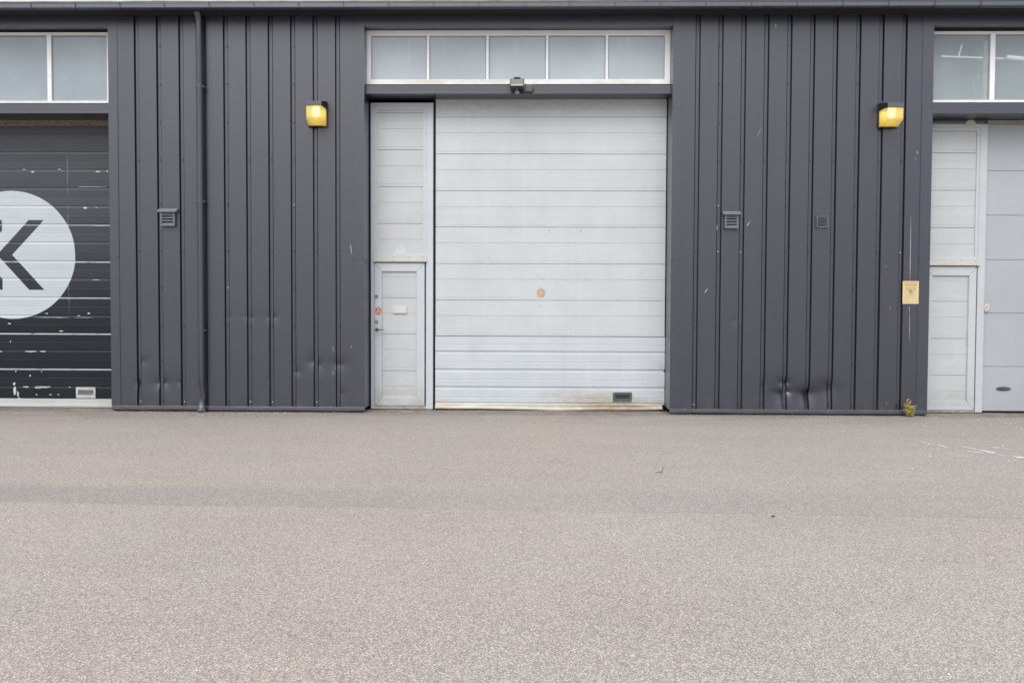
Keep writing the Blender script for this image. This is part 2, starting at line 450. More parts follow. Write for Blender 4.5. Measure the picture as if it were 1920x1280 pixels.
frame_white = white_paint('window_frame_white', (1.19, 1.22, 1.24))
def pane_mat(name, col, seed, rough=.22, see=0.0, streaks=0.0):
    t = NT(name)
    b = t.noise(.9, 4, .6, t.map((1, 1, 1), (seed, 0, seed))); s = t.noise(1.0, 5, .7, t.map((24, 24, .8), (seed, 0, 0)))
    c = t.mix(1.0, col, t.math('ADD', t.math('MULTIPLY', b, .60), .70), 'MULTIPLY')  # soft mottling paints uneven sky reflection into the pane colour
    if streaks: c = t.mix(t.math('MULTIPLY', t.math('MULTIPLY', t.ramp(s, .5, .75), t.ramp(t.noise(1.6, 2), .45, .65)), streaks), c, (.62, .66, .68))
    t.fin(c, rough, 0, .5)
    if see:
        tr = t.n('ShaderNodeBsdfTransparent'); mx = t.n('ShaderNodeMixShader'); mx.inputs[0].default_value = see
        t.t.links.new(t.p.outputs[0], mx.inputs[1]); t.t.links.new(tr.outputs[0], mx.inputs[2]); t.t.links.new(mx.outputs[0], t.out.inputs[0])
    return t.mat
M['pane_mid'] = pane_mat('frosted_pane', (.445, .505, .54), 3, .3, 0, .5)
M['pane_left'] = pane_mat('clear_grey_pane', (.335, .385, .42), 8, .12, 0, 0)
M['pane_right'] = pane_mat('dusty_pane', (.52, .60, .635), 5, .12, .45, 0)
M['frame_dirty'] = white_paint('window_sill_white_dirty', (1.18, 1.18, 1.13), beige=.35)

def window(xs, z0, z1, Y, fw, pane, fr_side, rail_t, rail_b, label):
    """xs: centre lines of the mullions incl. both outer frame members"""
    mb = MB(); yf = Y; x0, x1 = xs[0], xs[-1]
    mb.box(x0, x0+fr_side, yf, yf+.06, z0+rail_b, z1-rail_t, 0); mb.box(x1-fr_side, x1, yf, yf+.06, z0+rail_b, z1-rail_t, 0)
    mb.box(x0, x1, yf-.002, yf+.06, z1-rail_t, z1, 0); mb.box(x0, x1, yf-.008, yf+.06, z0, z0+rail_b, 1)
    for x in xs[1:-1]:
        mb.box(x-fw/2, x+fw/2, yf+.002, yf+.058, z0+rail_b, z1-rail_t, 0)
        for k in range(5):
            mb.disc(x, z0+rail_b+.06+(z1-z0-rail_b-rail_t-.12)*k/4, .004, yf-.001, yf+.0018, 6, 2)
    fr = mb.build('window', [frame_white, M['frame_dirty'], M['steel']], warehouse, bevel=.003)
    fr['label'] = label
    n = len(xs)-1
    for i in range(n):
        a = xs[i]+(fr_side if i == 0 else fw/2); b = xs[i+1]-(fr_side if i == n-1 else fw/2)
        pb = MB()
        if pane is M['pane_right']: pb.poly([(a-.004, yf+.027, z0+rail_b-.004), (b+.004, yf+.027, z0+rail_b-.004), (b+.004, yf+.027, z1-rail_t+.004), (a-.004, yf+.027, z1-rail_t+.004)])
        else: pb.box(a-.004, b+.004, yf+.025, yf+.033, z0+rail_b-.004, z1-rail_t+.004)
        pb.build('pane', pane, fr)
        g = MB(); g.ring(a, b, z0+rail_b, z1-rail_t, .012, .012, .014, .010, yf+.018, yf+.0245); g.build('bead', M['bead'], fr)
    return fr
M['bead'] = simple('glazing_bead_grey', (.30, .31, .32), .6)
WY = .17
# main window
zt, zb = mean(uz(700, 57, WY), uz(1250, 57, WY)), mean(uz(700, 158.5, WY), uz(1250, 158.5, WY))
mx = [ux(685.5, 100, WY)]+[ux(p, 100, WY) for p in (802.5, 914, 1026, 1138)]+[ux(1257, 100, WY)]
window(mx, zb, zt, WY, .036, M['pane_mid'], .078, .074, .072, 'white window frame of five frosted panes above the white roller door')
# left window
zt, zb = uz(100, 61, WY), uz(100, 194, WY)
p = (ux(200, 100, WY)-ux(92, 100, WY)); xr = ux(201, 120, WY)+.07
window([ux(92, 120, WY)-p*3.93, ux(92, 120, WY)-p*3, ux(92, 120, WY)-p*2, ux(92, 120, WY)-p, ux(92, 120, WY), xr], zb, zt, WY, .062, M['pane_left'], .075, .038, .036, 'white window frame above the black roller door')
zt, zb = uz(1830, 59, WY), uz(1830, 192.5, WY)
p = 110/131*1.0; x1 = ux(1861.5, 120, WY)
window([ux(1752, 120, WY)-.12, x1, x1+p, x1+2*p, x1+3*p, x1+3.95*p], zb, zt, WY, .068, M['pane_right'], .075, .038, .036, 'white window frame with smeary panes above the plain grey door')
# things seen dimly behind the dusty right-hand panes
YI = WY+.055
mb = MB(); a, b = U(1766, 106, YI), U(1882, 110, YI); mb.tube([(a[0], YI, a[1]), (b[0], YI, b[1])], .012, 8)
a, b = U(1888, 107, YI), U(1990, 117, YI); mb.tube([(a[0], YI, a[1]), (b[0], YI, b[1])], .028, 8)
a, b = U(1800, 104, YI), U(1806, 83, YI); mb.tube([(a[0], YI+.03, a[1]), (b[0], YI+.03, b[1])], .010, 8)
mb.build('inner_rail', emit('glowing_rail', (.92, .97, 1.0), .26), warehouse, smooth=40)  # faint glow added so the rails show through the panes
mb = MB(); pts = [U(*q, YI) for q in ((1813, 146), (1819, 150), (1823, 158), (1826, 170), (1827.5, 186), (1827.5, 200))]
mb.tube([(x, YI-.02, z) for x, z in pts], .013, 8)
a, b = U(1832, 140, YI), U(1832, 153, YI); mb.tube([(a[0], YI-.02, a[1]), (b[0], YI-.02, b[1])], .013, 8)
mb.build('inner_pipe', M['white_thing'], warehouse, smooth=40)
mb = MB(); mb.box(ux(1841, 120, YI), ux(1849.5, 120, YI), YI-.03, YI+.02, uz(1845, 195, YI), uz(1845, 78, YI)); mb.build('inner_post', M['white_thing'], warehouse)
mb = MB(); mb.box(XR1, XB, YI+.55, YI+.6, 2.6, ZSOF); mb.build('inner_partition', M['inner'], warehouse)

# lintels (folded channel between window and door)
def lintel(x0, x1, y0, z0, z1, label=None):
    mb = MB()
    lip = .022
    mb.prism([(y0-.010, z0), (y0-.010, z0+lip), (y0, z0+lip+.006), (y0, z1), (WY+.03, z1+.002), (WY+.03, z1-.02), (DY+.05, z0+.05), (DY+.05, z0+.004), (y0+.02, z0)], 'x', x0, x1)
    return mb.build('lintel', M['trim'], warehouse)
zL = mean(uz(700, 176, .08), uz(1250, 176.5, .08)); lintel(XL1+.004, XR0-.004, .08, zL, mean(uz(700, 159.5, .08), uz(1250, 159.5, .08))-.004)
zl2 = uz(100, 213, .012); lintel(XA, XL0-.002, .012, zl2, uz(100, 195, .012))
zl3 = uz(1830, 213, .012); lintel(XR1+.002, XB, .012, zl3, uz(1830, 194, .012))

# ------------------------------------------------------------------ eaves: soffit, roof, gutter, downpipe
X0, X1 = XA-1.6, XB+1.6
mb = MB(); mb.box(X0, X1, -OV+.02, .0, ZSOF, ZSOF+.02); mb.build('soffit', M['soffit'], warehouse)
mb = MB()
rows = []
n = 160
for i in range(n+1):
    x = X0+(X1-X0)*i/n; wv = mnoise.noise(Vector((x*1.3, 3, 3)))*.006+mnoise.noise(Vector((x*6, 3, 3)))*.003
    rows.append([(x, -OV+.015, ZG1+.002), (x, -OV-.012, ZG1+.006+wv*.5), (x, -OV-.012, ZG1+.020+wv*.8), (x, 9.0, ZG1+.9), (x, 9, ZG1+.8), (x, -OV+.015, ZG1+.002)])
mb.grid(rows); mb.build('roof', M['roof'], warehouse)
mb = MB()
yg = -OV
mb.prism([(yg+.09, ZG1-.002), (yg+.085, ZG0+.01), (yg+.07, ZG0), (yg+.012, ZG0), (yg, ZG0+.010), (yg, ZG1-.014), (yg-.006, ZG1-.008), (yg-.004, ZG1), (yg+.004, ZG1-.002), (yg+.01, ZG0+.02), (yg+.075, ZG0+.02), (yg+.08, ZG1-.002)], 'x', X0, X1)
gut = mb.build('gutter', M['gutter'], warehouse)
pitch = (ux(1840, 10, yg)-ux(392, 10, yg))/17
xb = ux(392, 10, yg)
k = 0; x = xb-pitch*9
while x < X1:
    if x > X0:
        mb = MB(); mb.box(x-.006, x+.006, yg-.009, yg-.0005, ZG0-.004, ZG1+.004); mb.box(x-.006, x+.006, yg-.009, yg+.08, ZG0-.007, ZG0-.0045)
        o = mb.build('gutter_clip', M['clip'] if 'clip' in M else M.setdefault('clip', simple('clip_grey', (.06, .062, .07), .5)), gut)
    x += pitch
# downpipe
xp = mean(ux(374.5, 60, -.07), ux(377, 700, -.07)); yp = -.075
mb = MB()
zt_ = ZG0+.02
path = [(xp, yp-.055, zt_), (xp, yp-.050, zt_-.03), (xp, yp-.028, zt_-.06), (xp, yp-.008, zt_-.09), (xp, yp, zt_-.14)]
rr = .046
zs = [3.6, 2.4, 1.2, .55, .42, .36, .30, .25, .20, .14, .08, .05, .0]
ax = [1, 1, 1, 1, .98, .86, .95, 1.22, 1.12, .95, .98, 1.35, 1.45]
ay = [1, 1, 1, 1, .95, .80, .72, .70, .62, .66, .85, 1.15, 1.25]
NN = 20
rows = []
for i, (x, y, z) in enumerate(path):
    t = [0.9, .7, .45, .2, 0][i]
    rows.append([(x+rr*math.cos(a), y+rr*math.sin(a)*(1), z-rr*math.sin(a)*t*.9) for a in [2*math.pi*k/NN for k in range(NN+1)]])
for z, kx, ky in zip(zs, ax, ay):
    row = []
    for k in range(NN+1):
        a = 2*math.pi*k/NN
        crease = 0
        if z < .40 and z > .1: crease = .020*math.exp(-((a-1.5*math.pi)/.28)**2)
        row.append((xp+rr*kx*math.cos(a), yp+rr*ky*math.sin(a)+crease, z+.002))
    rows.append(row)
mb.grid(rows)
dp = mb.build('downpipe', M['pipe'] if 'pipe' in M else M.setdefault('pipe', wall_paint('downpipe_paint', (.024, .029, .046), .36)), warehouse, smooth=50)
mb = MB(); mb.box(xp-.016, xp-.013, yp-rr*.97-.0035, yp-rr*.7, .40, zt_-.22); mb.build('seam', M['base'], dp)
for py in (163, 378, 619):
    z = uz(376, py, -.07); mb = MB()
    pts = [(xp+(rr+.003)*math.cos(a), yp+(rr+.003)*math.sin(a)) for a in [math.pi*(1+k/12) for k in range(13)]]
    inn = [(xp+(rr-.006)*math.cos(a), yp+(rr-.006)*math.sin(a)) for a in [math.pi*(2-k/12) for k in range(13)]]
    mb.prism(pts+inn, 'z', z-.028, z+.028)
    mb.box(xp+rr-.004, xp+rr+.02, yp-.01, .02, z-.012, z+.012); mb.box(xp-rr-.02, xp-rr+.004, yp-.01, .02, z-.012, z+.012)
    mb.disc(xp-.012, z-.018, .007, yp-rr-.010, yp-rr-.002, 8)
    mb.build('pipe_clamp', M['pipe'], dp)
mb = MB(); mb.box(xp-.03, xp+.035, yp-rr*1.05-.02, yp-rr*.5, .0, .035); mb.build('pipe_foot', M['base'], dp, bevel=.004)

# ------------------------------------------------------------------ slatted door leaves
def slats(x0, x1, z0, z1, y, grooves, mat, parent, name, nx=2, warp=None, thick=.05):
    """sheet with horizontal grooves; groove = (z_top, height, depth, bevel)"""
    pr_ = [(z1, 0.0)]
    for (zt, h, d, bv, *lo) in sorted(grooves, key=lambda g: -g[0]):
        bl = lo[0] if lo else bv
        if zt > z1-.002 or zt-h < z0+.002: continue
        pr_ += [(zt, 0.0), (zt-bv, d), (zt-h+bl, d), (zt-h, 0.0)]
    pr_.append((z0, 0.0))
    rows = []
    for z, d in pr_:
        row = []
        for i in range(nx+1):
            x = x0+(x1-x0)*i/nx
            row.append((x, y+d+(warp(x, z) if warp else 0), z))
        rows.append(row)
    mb = MB(); mb.grid(rows)
    mb.box(x0, x1, y+.022, y+thick, z0, z1)
    return mb.build(name, mat, parent, fixn=False)
def gr(zs, h, d, bv): return [(z+h/2, h, d, bv) for z in zs]

# main roller door (white)
xd0, xd1 = mean(ux(817, 250, DY), ux(817, 700, DY)), mean(ux(1248.5, 250, DY), ux(1246.5, 700, DY))
ztop = uz(1030, 186, DY)+.05; zbot = uz(1030, 756.5, DY)
def ZD(py): return uz(1030, py, DY)
strong = [ZD(p) for p in (220, 289, 358, 426, 494.6, 563)]
sec = [ZD(p) for p in (220, 289, 358, 426, 494.6, 563, 630.4)]
S = sec[0]-sec[1]
g = gr(strong, .010, .012, .003)
for s in [sec[0]+S]+sec[:-1]:
    g += gr([s-S*.215], .005, .0012, .0024)+gr([s-S*.43], .007, .0045, .0025)+gr([s-S*.50], .005, .0016, .0024)+gr([s-S*.71], .005, .0012, .0024)+gr([s-S*.925], .005, .003, .002)
stain = [(ux(1090, 750, DY), uz(1090, 752, DY), .95, .24, .50, (.42, .36, .26)), (ux(1180, 757, DY), uz(1160, 757, DY), .75, .13, .6, (.37, .30, .19)), (ux(1110, 756, DY), uz(1110, 752, DY), .45, .15, .6, (.37, .31, .21)), (ux(830, 756, DY), uz(830, 757, DY), .3, .1, .5, (.55, .45, .3)), (ux(960, 200, DY), uz(960, 200, DY), 2.4, .16, .35, (.38, .35, .31))]
M['door_white'] = white_paint('white_door_coating', (.715, .76, .775), stain)
M['door_white_low'] = white_paint('white_door_coating_newer', (.715, .765, .81), stain)
md = slats(xd0, xd1, ZD(630.4)+.004, ztop, DY, g, M['door_white'], warehouse, 'garage_door', 30, lambda x, z: mnoise.noise(Vector((x*1.4, z*.8, 2)))*.0012)
md['label'] = 'white roller door with rust stained bottom rail'
g2 = []
lows = [ZD(p) for p in (630.4, 697, 763)]
SS = ZD(630.4)-ZD(697)
for s in (ZD(630.4), ZD(697)):
    g2 += [(s-SS*.215, .012, .004, .0055)]+[(s-SS*.41, .048, .012, .007)]+[(s-SS*.72, .012, .004, .0055)]+[(s-SS*.915, .05, .012, .007)]
g2.append((zbot+.018, .011, .014, .002))
def warp_low(x, z):
    d = mnoise.noise(Vector((x*1.4, z*.8, 2)))*.002
    for cx, cz, a, sx, sz in ((ux(1243, 695, DY), uz(1243, 695, DY), .03, .07, .025), (ux(820, 693, DY), uz(820, 693, DY), .025, .05, .02), (ux(1112, 685, DY), uz(1112, 685, DY), .006, .04, .04)):
        d += a*math.exp(-abs(x-cx)/sx-abs(z-cz)/sz)
    return d
ls = slats(xd0-.004, xd1+.006, zbot-.01, ZD(630.4)-.005, DY-.004, g2, M['door_white_low'], md, 'lower_section', 120, warp_low)
ls['label'] = 'bluish white lower sections with deeper ridges'
# dark gap behind and rivets
mb = MB()
for px, py in ((1205, 617), (917, 483.5), (918, 617), (1144, 483), (1088, 483), (1030, 483), (975, 484), (865, 615), (823, 612), (898, 613), (1125, 616), (1070, 616), (1011, 617), (955, 615), (957, 433), (1030, 433), (1090, 433), (1144, 432)):
    x, z = U(px, py, DY); mb = MB(); mb.disc(x, z, .009 if random.random() < .3 else .006, DY-.003, DY+.0005, 8); mb.build('rivet', M['steel'], md)
# bottom rail, bent and stained
rows = []
n = 60
def rail_pts(x, f):
    bend = .018*math.exp(-((x-ux(1160, 760, DY))/.55)**2)+mnoise.noise(Vector((x*1.6, 5, 5)))*.006
    lift = .012*(1-math.exp(-((x-ux(1040, 768, DY))/.8)**2))*(1 if x > ux(1040, 768, DY) else .6)
    curl = .05*math.exp(-(x-xd0)/.05)
    zt = zbot+.004; zb = .010+lift*1.6-bend*.7+mnoise.noise(Vector((x*1.1, 1, 9)))*.010
    return [(x, DY-.006, zt), (x, DY-.016-curl*.3, zt-.012), (x, DY-.018-curl*.5+bend*.8, zb+.040), (x, DY-.030-curl, zb+.026), (x, DY-.030-curl, zb+.004), (x, DY-.015, zb-.004), (x, DY+.03, zb)]
for i in range(n+1):
    x = xd0+(xd1-.03-xd0)*i/n
    rows.append(rail_pts(x, i/n))
mb = MB(); mb.grid(rows)
M['rail_white'] = white_paint('bottom_rail_coating', (.80, .765, .67), stain+[(ux(1150, 762, DY), uz(1150, 763, DY), .55, .08, .85, (.34, .26, .155))], beige=.55)
br = mb.build('bottom_rail', M['rail_white'], md, smooth=35)
mb = MB(); mb.box(xd0, xd1, DY+.006, DY+.04, .002, .04); mb.box(xd1-.10, xd1+.0, DY-.03, DY-.001, .006, .03); mb.build('bottom_seal', M['rubber'], md)
def recess_handle(x0, x1, z0, z1, y, mat, parent, inner):
    mb = MB(); wd = (x1-x0)*.115; ht = (z1-z0)*.24
    mb.ring(x0, x1, z0, z1, wd, wd, ht, ht*1.15, y-.014, y+.005)
    mb.box(x0+wd, x1-wd, y+.0, y+.004, z0+ht, z1-ht, 1)
    mb.poly([(x0+wd, y-.013, z1-ht), (x1-wd, y-.013, z1-ht), (x1-wd-.03, y-.001, z0+ht+.02), (x0+wd+.03, y-.001, z0+ht+.02)], 1)
    for fx in (.05, .35, .65, .95):
        for z in (z0+ht*.4, z1-ht*.4):
            if fx in (.35, .65) and z > (z0+z1)/2: continue
            mb.disc(x0+(x1-x0)*fx, z, .005, y-.0165, y-.0135, 8, 2)
    return mb.build('handle', [mat, inner, M['plate']], parent, bevel=.003)
M['handle_in'] = simple('handle_recess', (.045, .05, .055), .5)
M['handle_in2'] = simple('handle_recess_alloy', (.20, .21, .21), .5, .2)
recess_handle(ux(1149, 744, DY), ux(1184.5, 744, DY), uz(1166, 752.5, DY), uz(1166, 735, DY), DY-.004, M['handle_dark'], md, M['handle_in'])
# tape residue and faded marks on the door
mb = MB()
def pq(x0p, x1p, y0p, y1p, Y, mi=0, jag=.0, par=None):
    mb = MB()
    (xa, za), (xb_, zb_) = U(x0p, y1p, Y), U(x1p, y0p, Y)
    j = lambda: random.uniform(-jag, jag)
    mb.poly([(xa+j(), Y, za+j()), (xb_+j(), Y, za+j()), (xb_+j(), Y, zb_+j()), (xa+j(), Y, zb_+j())])
    mb.build('tape_mark', (M['residue'], M['tape_blue'])[mi], par or md)
M['residue'] = simple('tape_residue', (.53, .58, .58), .5, var=.06); M['tape_blue'] = simple('pale_blue_tape', (.52, .60, .68), .4, var=.08)
pq(1008.5, 1023, 503, 516, DY-.003, 0, .015); pq(1011, 1018, 517, 522.5, DY-.003, 0, .012); pq(1010.5, 1018, 526, 539.5, DY-.003, 1, .006); pq(1011, 1018, 564.5, 571, DY-.003, 1, .008); pq(1012, 1017, 571.5, 576, DY-.003, 0, .01)
# shade of the gaps each side of the door, put in as black strips
mb = MB(); mb.box(xd1+.002, XR0-.0185, DY+.012, DY+.05, .01, ztop); mb.build('gap_strip', M['rubber'], md); mb = MB(); mb.box(xd0-.045, xd0-.004, DY+.02, DY+.06, .01, ztop)
mb.build('gap_strip', M['rubber'], md)

# ------------------------------------------------------------------ side panel + wicket door beside a roller door
def side_unit(xl, xr, ztop, zled0, zled1, g_up, g_dn, prm, lab, first):
    """xl/xr outer edges of the white frame"""
    y = DY-.02
    mat = prm['mat']
    mb = MB(); pw = prm['pw']
    mb.box(xl, xl+prm['lw'], y, DY+.08, .012, ztop); mb.box(xr-pw, xr, y, DY+.08, .012, ztop)
    mb.box(xl+prm['lw'], xr-pw, y, DY+.08, ztop-.055, ztop)
    fr = mb.build('side_frame', mat, warehouse, bevel=.004); fr['label'] = lab[0]
    ix0, ix1 = xl+prm['lw'], xr-pw
    # upper fixed panel
    bd = .045
    mb = MB(); mb.ring(ix0+.001, ix1-.001, zled1+.001, ztop-.056, bd, bd, .045, .03, y+.006, y+.04)
    for k in range(5):
        z = zled1+.1+(ztop-zled1-.25)*k/4
        for xx in (ix0+.012, ix0+bd-.01, ix1-.012, ix1-bd+.01): mb.disc(xx, z, .004, y+.003, y+.0055, 6, 1)
    mb.build('panel_frame', [mat, M['steel']], fr, bevel=.003)
    up = slats(ix0+bd, ix1-bd, zled1+.031, ztop-.102, DY, g_up, prm['panel'], fr, 'side_panel', 4)
    # ledge with drip edge
    mb = MB(); h = zled1-zled0
    mb.box(ix0-.004, ix1+.006, y-.012, y+.03, zled0+h*.34, zled1)
    mb.box(ix0-.012, ix1+.018, y-.034, y+.03, zled0+.006, zled0+h*.34-.002)
    for f in (.06, .37, .68, .95):
        xx = ix0+(ix1-ix0)*f
        mb.disc(xx, zled1-h*.2, .007, y-.015, y-.0118, 8, 1); mb.disc(xx, zled0+h*.2, .006, y-.037, y-.0338, 8, 1)
    mb.build('ledge', [M['ledge'], M['steel']], fr, bevel=.003)
    # door leaf: mitred aluminium frame, slatted infill
    x0, x1, z0, z1 = ix0+.004, ix1-.02, prm['z0'], zled0-.008
    sl, sr, st, sb = prm['sl'], prm['sr'], prm['st'], prm['sb']
    mb = MB()
    yo, yi = y-.006, y+.04
    o = [(x0, z0), (x1, z0), (x1, z1), (x0, z1)]; i_ = [(x0+sl, z0+sb), (x1-sr, z0+sb), (x1-sr, z1-st), (x0+sl, z1-st)]
    e = .0018
    for k in range(4):
        k2 = (k+1) % 4
        q = [Vector(o[k]), Vector(o[k2]), Vector(i_[k2]), Vector(i_[k])]
        t = (q[1]-q[0]).normalized()*e
        mb.prism([q[0]+t, q[1]-t, q[2]-t, q[3]+t], 'y', yo, yi)
    dr = mb.build('side_door', prm['leaf'], warehouse, bevel=.002); dr['label'] = lab[1]
    slats(x0+sl, x1-sr, z0+sb, z1-st, DY-.004, g_dn, prm['leafpanel'], dr, 'door_panel', 4)
    mb = MB(); mb.ring(x0+sl, x1-sr, z0+sb, z1-st, .008, .008, .010, .008, DY-.012, DY-.0045); mb.build('door_bead', M['bead2'], dr)
    mb = MB(); mb.box(ix0, ix1-.001, y+.001, DY+.05, .012, z0-.004); mb.build('threshold', M['sill'], fr)
    mb = MB(); mb.box(ix1-.018, ix1-.0015, y+.02, DY+.05, .05, zled0); mb.build('door_gap', M['rubber'], fr)
    return fr, dr
M['bead2'] = simple('infill_bead', (.45, .46, .47), .5)
M['sill'] = simple('concrete_threshold', (.34, .33, .30), .9, var=.25, scale=14)
M['ledge'] = white_paint('ledge_white', (.74, .73, .69), beige=.35)
M['alu'] = white_paint('white_aluminium', (.70, .755, .79), rough=.36)
def ZP(py): return uz(750, py, DY)
sec_u = [ZP(p) for p in (212, 281, 350, 419, 487)]
def slat_g(secs, S):
    g = []
    for s in secs:
        g += gr([s], .010, .012, .003)+gr([s-S*.215], .005, .0012, .0024)+gr([s-S*.43], .007, .0045, .0025)+gr([s-S*.50], .005, .0016, .0024)+gr([s-S*.71], .005, .0012, .0024)+gr([s-S*.92], .005, .003, .002)
    return g
SP = (sec_u[0]-sec_u[3])/3
gu = slat_g(sec_u[:4], SP)
gd = slat_g([ZP(p) for p in (489.5, 558, 625.7, 694.6)], SP)
xs0 = XL1+.02; xs1 = mean(ux(812.5, 300, DY), ux(812, 700, DY))
st2 = [(ux(750, 745, DY), uz(750, 750, DY), .85, .32, .45, (.42, .385, .30)), (ux(790, 762, DY), uz(790, 762, DY), .35, .14, .5, (.37, .32, .23)), (ux(700, 760, DY), uz(700, 758, DY), .2, .3, .4, (.41, .37, .28))]
st3 = [(ux(775, 480, DY), uz(775, 478, DY), .16, .03, 1.0, (.20, .12, .05)), (ux(725, 480, DY), uz(725, 478, DY), .12, .02, .8, (.24, .15, .08))]
M['panel_a'] = white_paint('side_panel_white', (.685, .715, .72), st2+st3)
M['leaf_a'] = white_paint('door_frame_white', (.70, .75, .78), st2, rough=.36)
prm = dict(mat=M['alu'], panel=M['panel_a'], leaf=M['leaf_a'], leafpanel=M['panel_a'], pw=.105, lw=.052, z0=ZP(759.5), sl=.110, sr=.118, st=.125, sb=.12)
fr1, dr1 = side_unit(xs0, xs1, ZP(193.5), ZP(492), ZP(479), gu, gd, prm, ('white frame and slatted panel left of the white roller door', 'white slatted wicket door with lever handle and mail plate'), True)
# furniture of the wicket door
yh = DY-.026
def lockrose(px, py):
    x, z = U(px, py, yh); mb = MB(); mb.disc(x, z, .026, yh-.012, yh, 18); mb.disc(x, z, .016, yh-.020, yh-.0125, 14); mb.box(x-.002, x+.002, yh-.0215, yh-.0202, z-.006, z+.006, 1)
    mb.build('lock', [M['steel'], M['black']], dr1, smooth=35)
lockrose(706, 555.5); lockrose(706, 603)
x, z = U(706.5, 617.5, yh); mb = MB(); mb.disc(x, z, .025, yh-.010, yh, 18)
mb.tube([(x, yh-.008, z), (x, yh-.045, z), (x+.012, yh-.055, z), (x+.10, yh-.055, z-.004), (x+.105, yh-.045, z-.004)], .0085, 10); mb.build('handle', M['steel2'] if 'steel2' in M else M.setdefault('steel2', simple('dark_steel', (.16, .155, .14), .4, .7)), dr1, smooth=40)
(xa, za), (xb_, zb_) = U(737, 587, DY-.02), U(762.5, 574, DY-.02)
mb = MB(); mb.box(xa, xb_, DY-.024, DY-.004, za, zb_); mb.disc(xa+.025, (za+zb_)/2, .006, DY-.027, DY-.0243, 8, 1); mb.disc(xb_-.025, (za+zb_)/2, .006, DY-.027, DY-.0243, 8, 1)
mb.build('mail_plate', [M['plate'], M['steel2']], dr1, bevel=.003)
pq(705, 714, 560.5, 574.5, yh-.0015, 1, .003, dr1)
mb = MB(); pts = [U(*q, DY-.003) for q in ((735.5, 478), (744, 462), (750, 456), (757, 458), (764, 477))]; mb.poly([(a, DY-.003, b) for a, b in pts]); mb.build('bare_patch', M['residue'], fr1)

# ------------------------------------------------------------------ black roller door with the emblem (left bay)
def ZB(py): return uz(110, py, DY)
xe = XL0-.002; xw = XA+.02
g3 = []
for p in (283.6, 351, 419, 488, 556, 623.5, 690):
    g3.append((ZB(p), .045, .0065, .006, .030))
for p in (249.7,): g3.append((ZB(p), .04, .012, .005))
for p in (317, 385, 453, 521, 590, 655, 723): g3.append((ZB(p), .040, .006, .009, .026))
for p in (270, 302.5, 335, 370.6, 403, 437, 470, 505, 540, 574, 608, 640, 673, 707): g3.append((ZB(p), .012, .0016, .006))
t = NT('black_door_coating'); X = t.xyz()
ex, ez = U(22.5, 478, DY); ppm = F/(D+DY)
er = (143-22.5)/ppm
dx = t.math('SUBTRACT', X[0], ex); dz = t.math('SUBTRACT', X[2], ez)
rr_ = t.math('SQRT', t.math('ADD', t.math('MULTIPLY', dx, dx), t.math('MULTIPLY', dz, dz)))
disc = t.ramp(rr_, er-.003, er+.003, 1.0, 0.0, False)
adz = t.math('ABSOLUTE', dz)
u = t.math('SUBTRACT', dx, t.math('MULTIPLY', adz, .925))
def band(v, lo, hi, e=.003):
    return t.math('MULTIPLY', t.ramp(v, lo-e, lo+e, 0, 1, False), t.ramp(v, hi-e, hi+e, 1, 0, False))
hz = t.ramp(adz, 65.7/ppm-.003, 65.7/ppm+.003, 1, 0, False)
chev = t.math('MULTIPLY', band(u, -28.5/ppm, .5/ppm), hz)
bar = t.math('MULTIPLY', t.math('MULTIPLY', band(dx, -50/ppm, -18.5/ppm), t.ramp(u, -61/ppm-.003, -61/ppm+.003, 1, 0, False)), hz)
ink = t.math('MAXIMUM', chev, bar)
emb = t.math('MULTIPLY', disc, t.math('SUBTRACT', 1.0, ink))
nz = t.noise(1.6, 4, .6, t.map((1, 1, 2.5))); fz = t.noise(140, 2)
dark = t.mix(t.ramp(X[2], 1.1, 3.2), (.0055, .011, .016), (.050, .056, .064))  # sky reflection painted into the coating: paler grey towards the top
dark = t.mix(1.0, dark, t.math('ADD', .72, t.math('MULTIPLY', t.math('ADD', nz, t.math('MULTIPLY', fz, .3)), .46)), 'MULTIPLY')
# white primer showing where the paint has worn off the lower fold of each section
wear = None
for p, amt in ((421.5, .45), (490.5, .85), (558, .85), (625.4, 1.0), (691.7, 1.0)):
    ln = t.math('MULTIPLY', t.ramp(t.math('ABSOLUTE', t.math('SUBTRACT', X[2], ZB(p)-.004)), .006, .012, 1, 0), amt)
    wear = ln if wear is None else t.math('MAXIMUM', wear, ln)
wear = t.math('MULTIPLY', wear, t.ramp(t.noise(1.0, 5, .7, t.map((3.5, 1, 12))), .28, .5))
vs = t.math('MULTIPLY', t.ramp(t.math('ABSOLUTE', t.math('SUBTRACT', X[0], ux(127.5, 420, DY))), .002, .005, 1, 0), t.ramp(t.noise(1.0, 3, .6, t.map((.1, 1, 4))), .42, .6))
vs = t.math('MULTIPLY', vs, t.ramp(X[2], ZB(600), ZB(560)))
wear = t.math('MAXIMUM', wear, t.math('MULTIPLY', vs, .42))
scuff = t.math('MULTIPLY', t.ramp(t.noise(1.0, 6, .75, t.map((9, 1, 2.2), (3, 1, 1))), .66, .8), t.ramp(X[2], .95, .3))
dark = t.mix(t.math('MULTIPLY', scuff, .18), dark, (.4, .42, .43))
c = t.mix(wear, dark, (.46, .48, .49))
white = t.mix(1.0, (.48, .535, .565), t.math('ADD', .88, t.math('MULTIPLY', nz, .2)), 'MULTIPLY')
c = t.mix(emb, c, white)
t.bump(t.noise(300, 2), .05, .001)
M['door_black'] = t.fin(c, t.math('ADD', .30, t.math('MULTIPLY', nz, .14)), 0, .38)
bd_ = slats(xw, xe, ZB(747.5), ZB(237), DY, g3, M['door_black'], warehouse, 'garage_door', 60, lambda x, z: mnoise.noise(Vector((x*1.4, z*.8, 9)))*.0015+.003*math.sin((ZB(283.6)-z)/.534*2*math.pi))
bd_['label'] = 'black roller door with a white circle emblem and peeling paint'
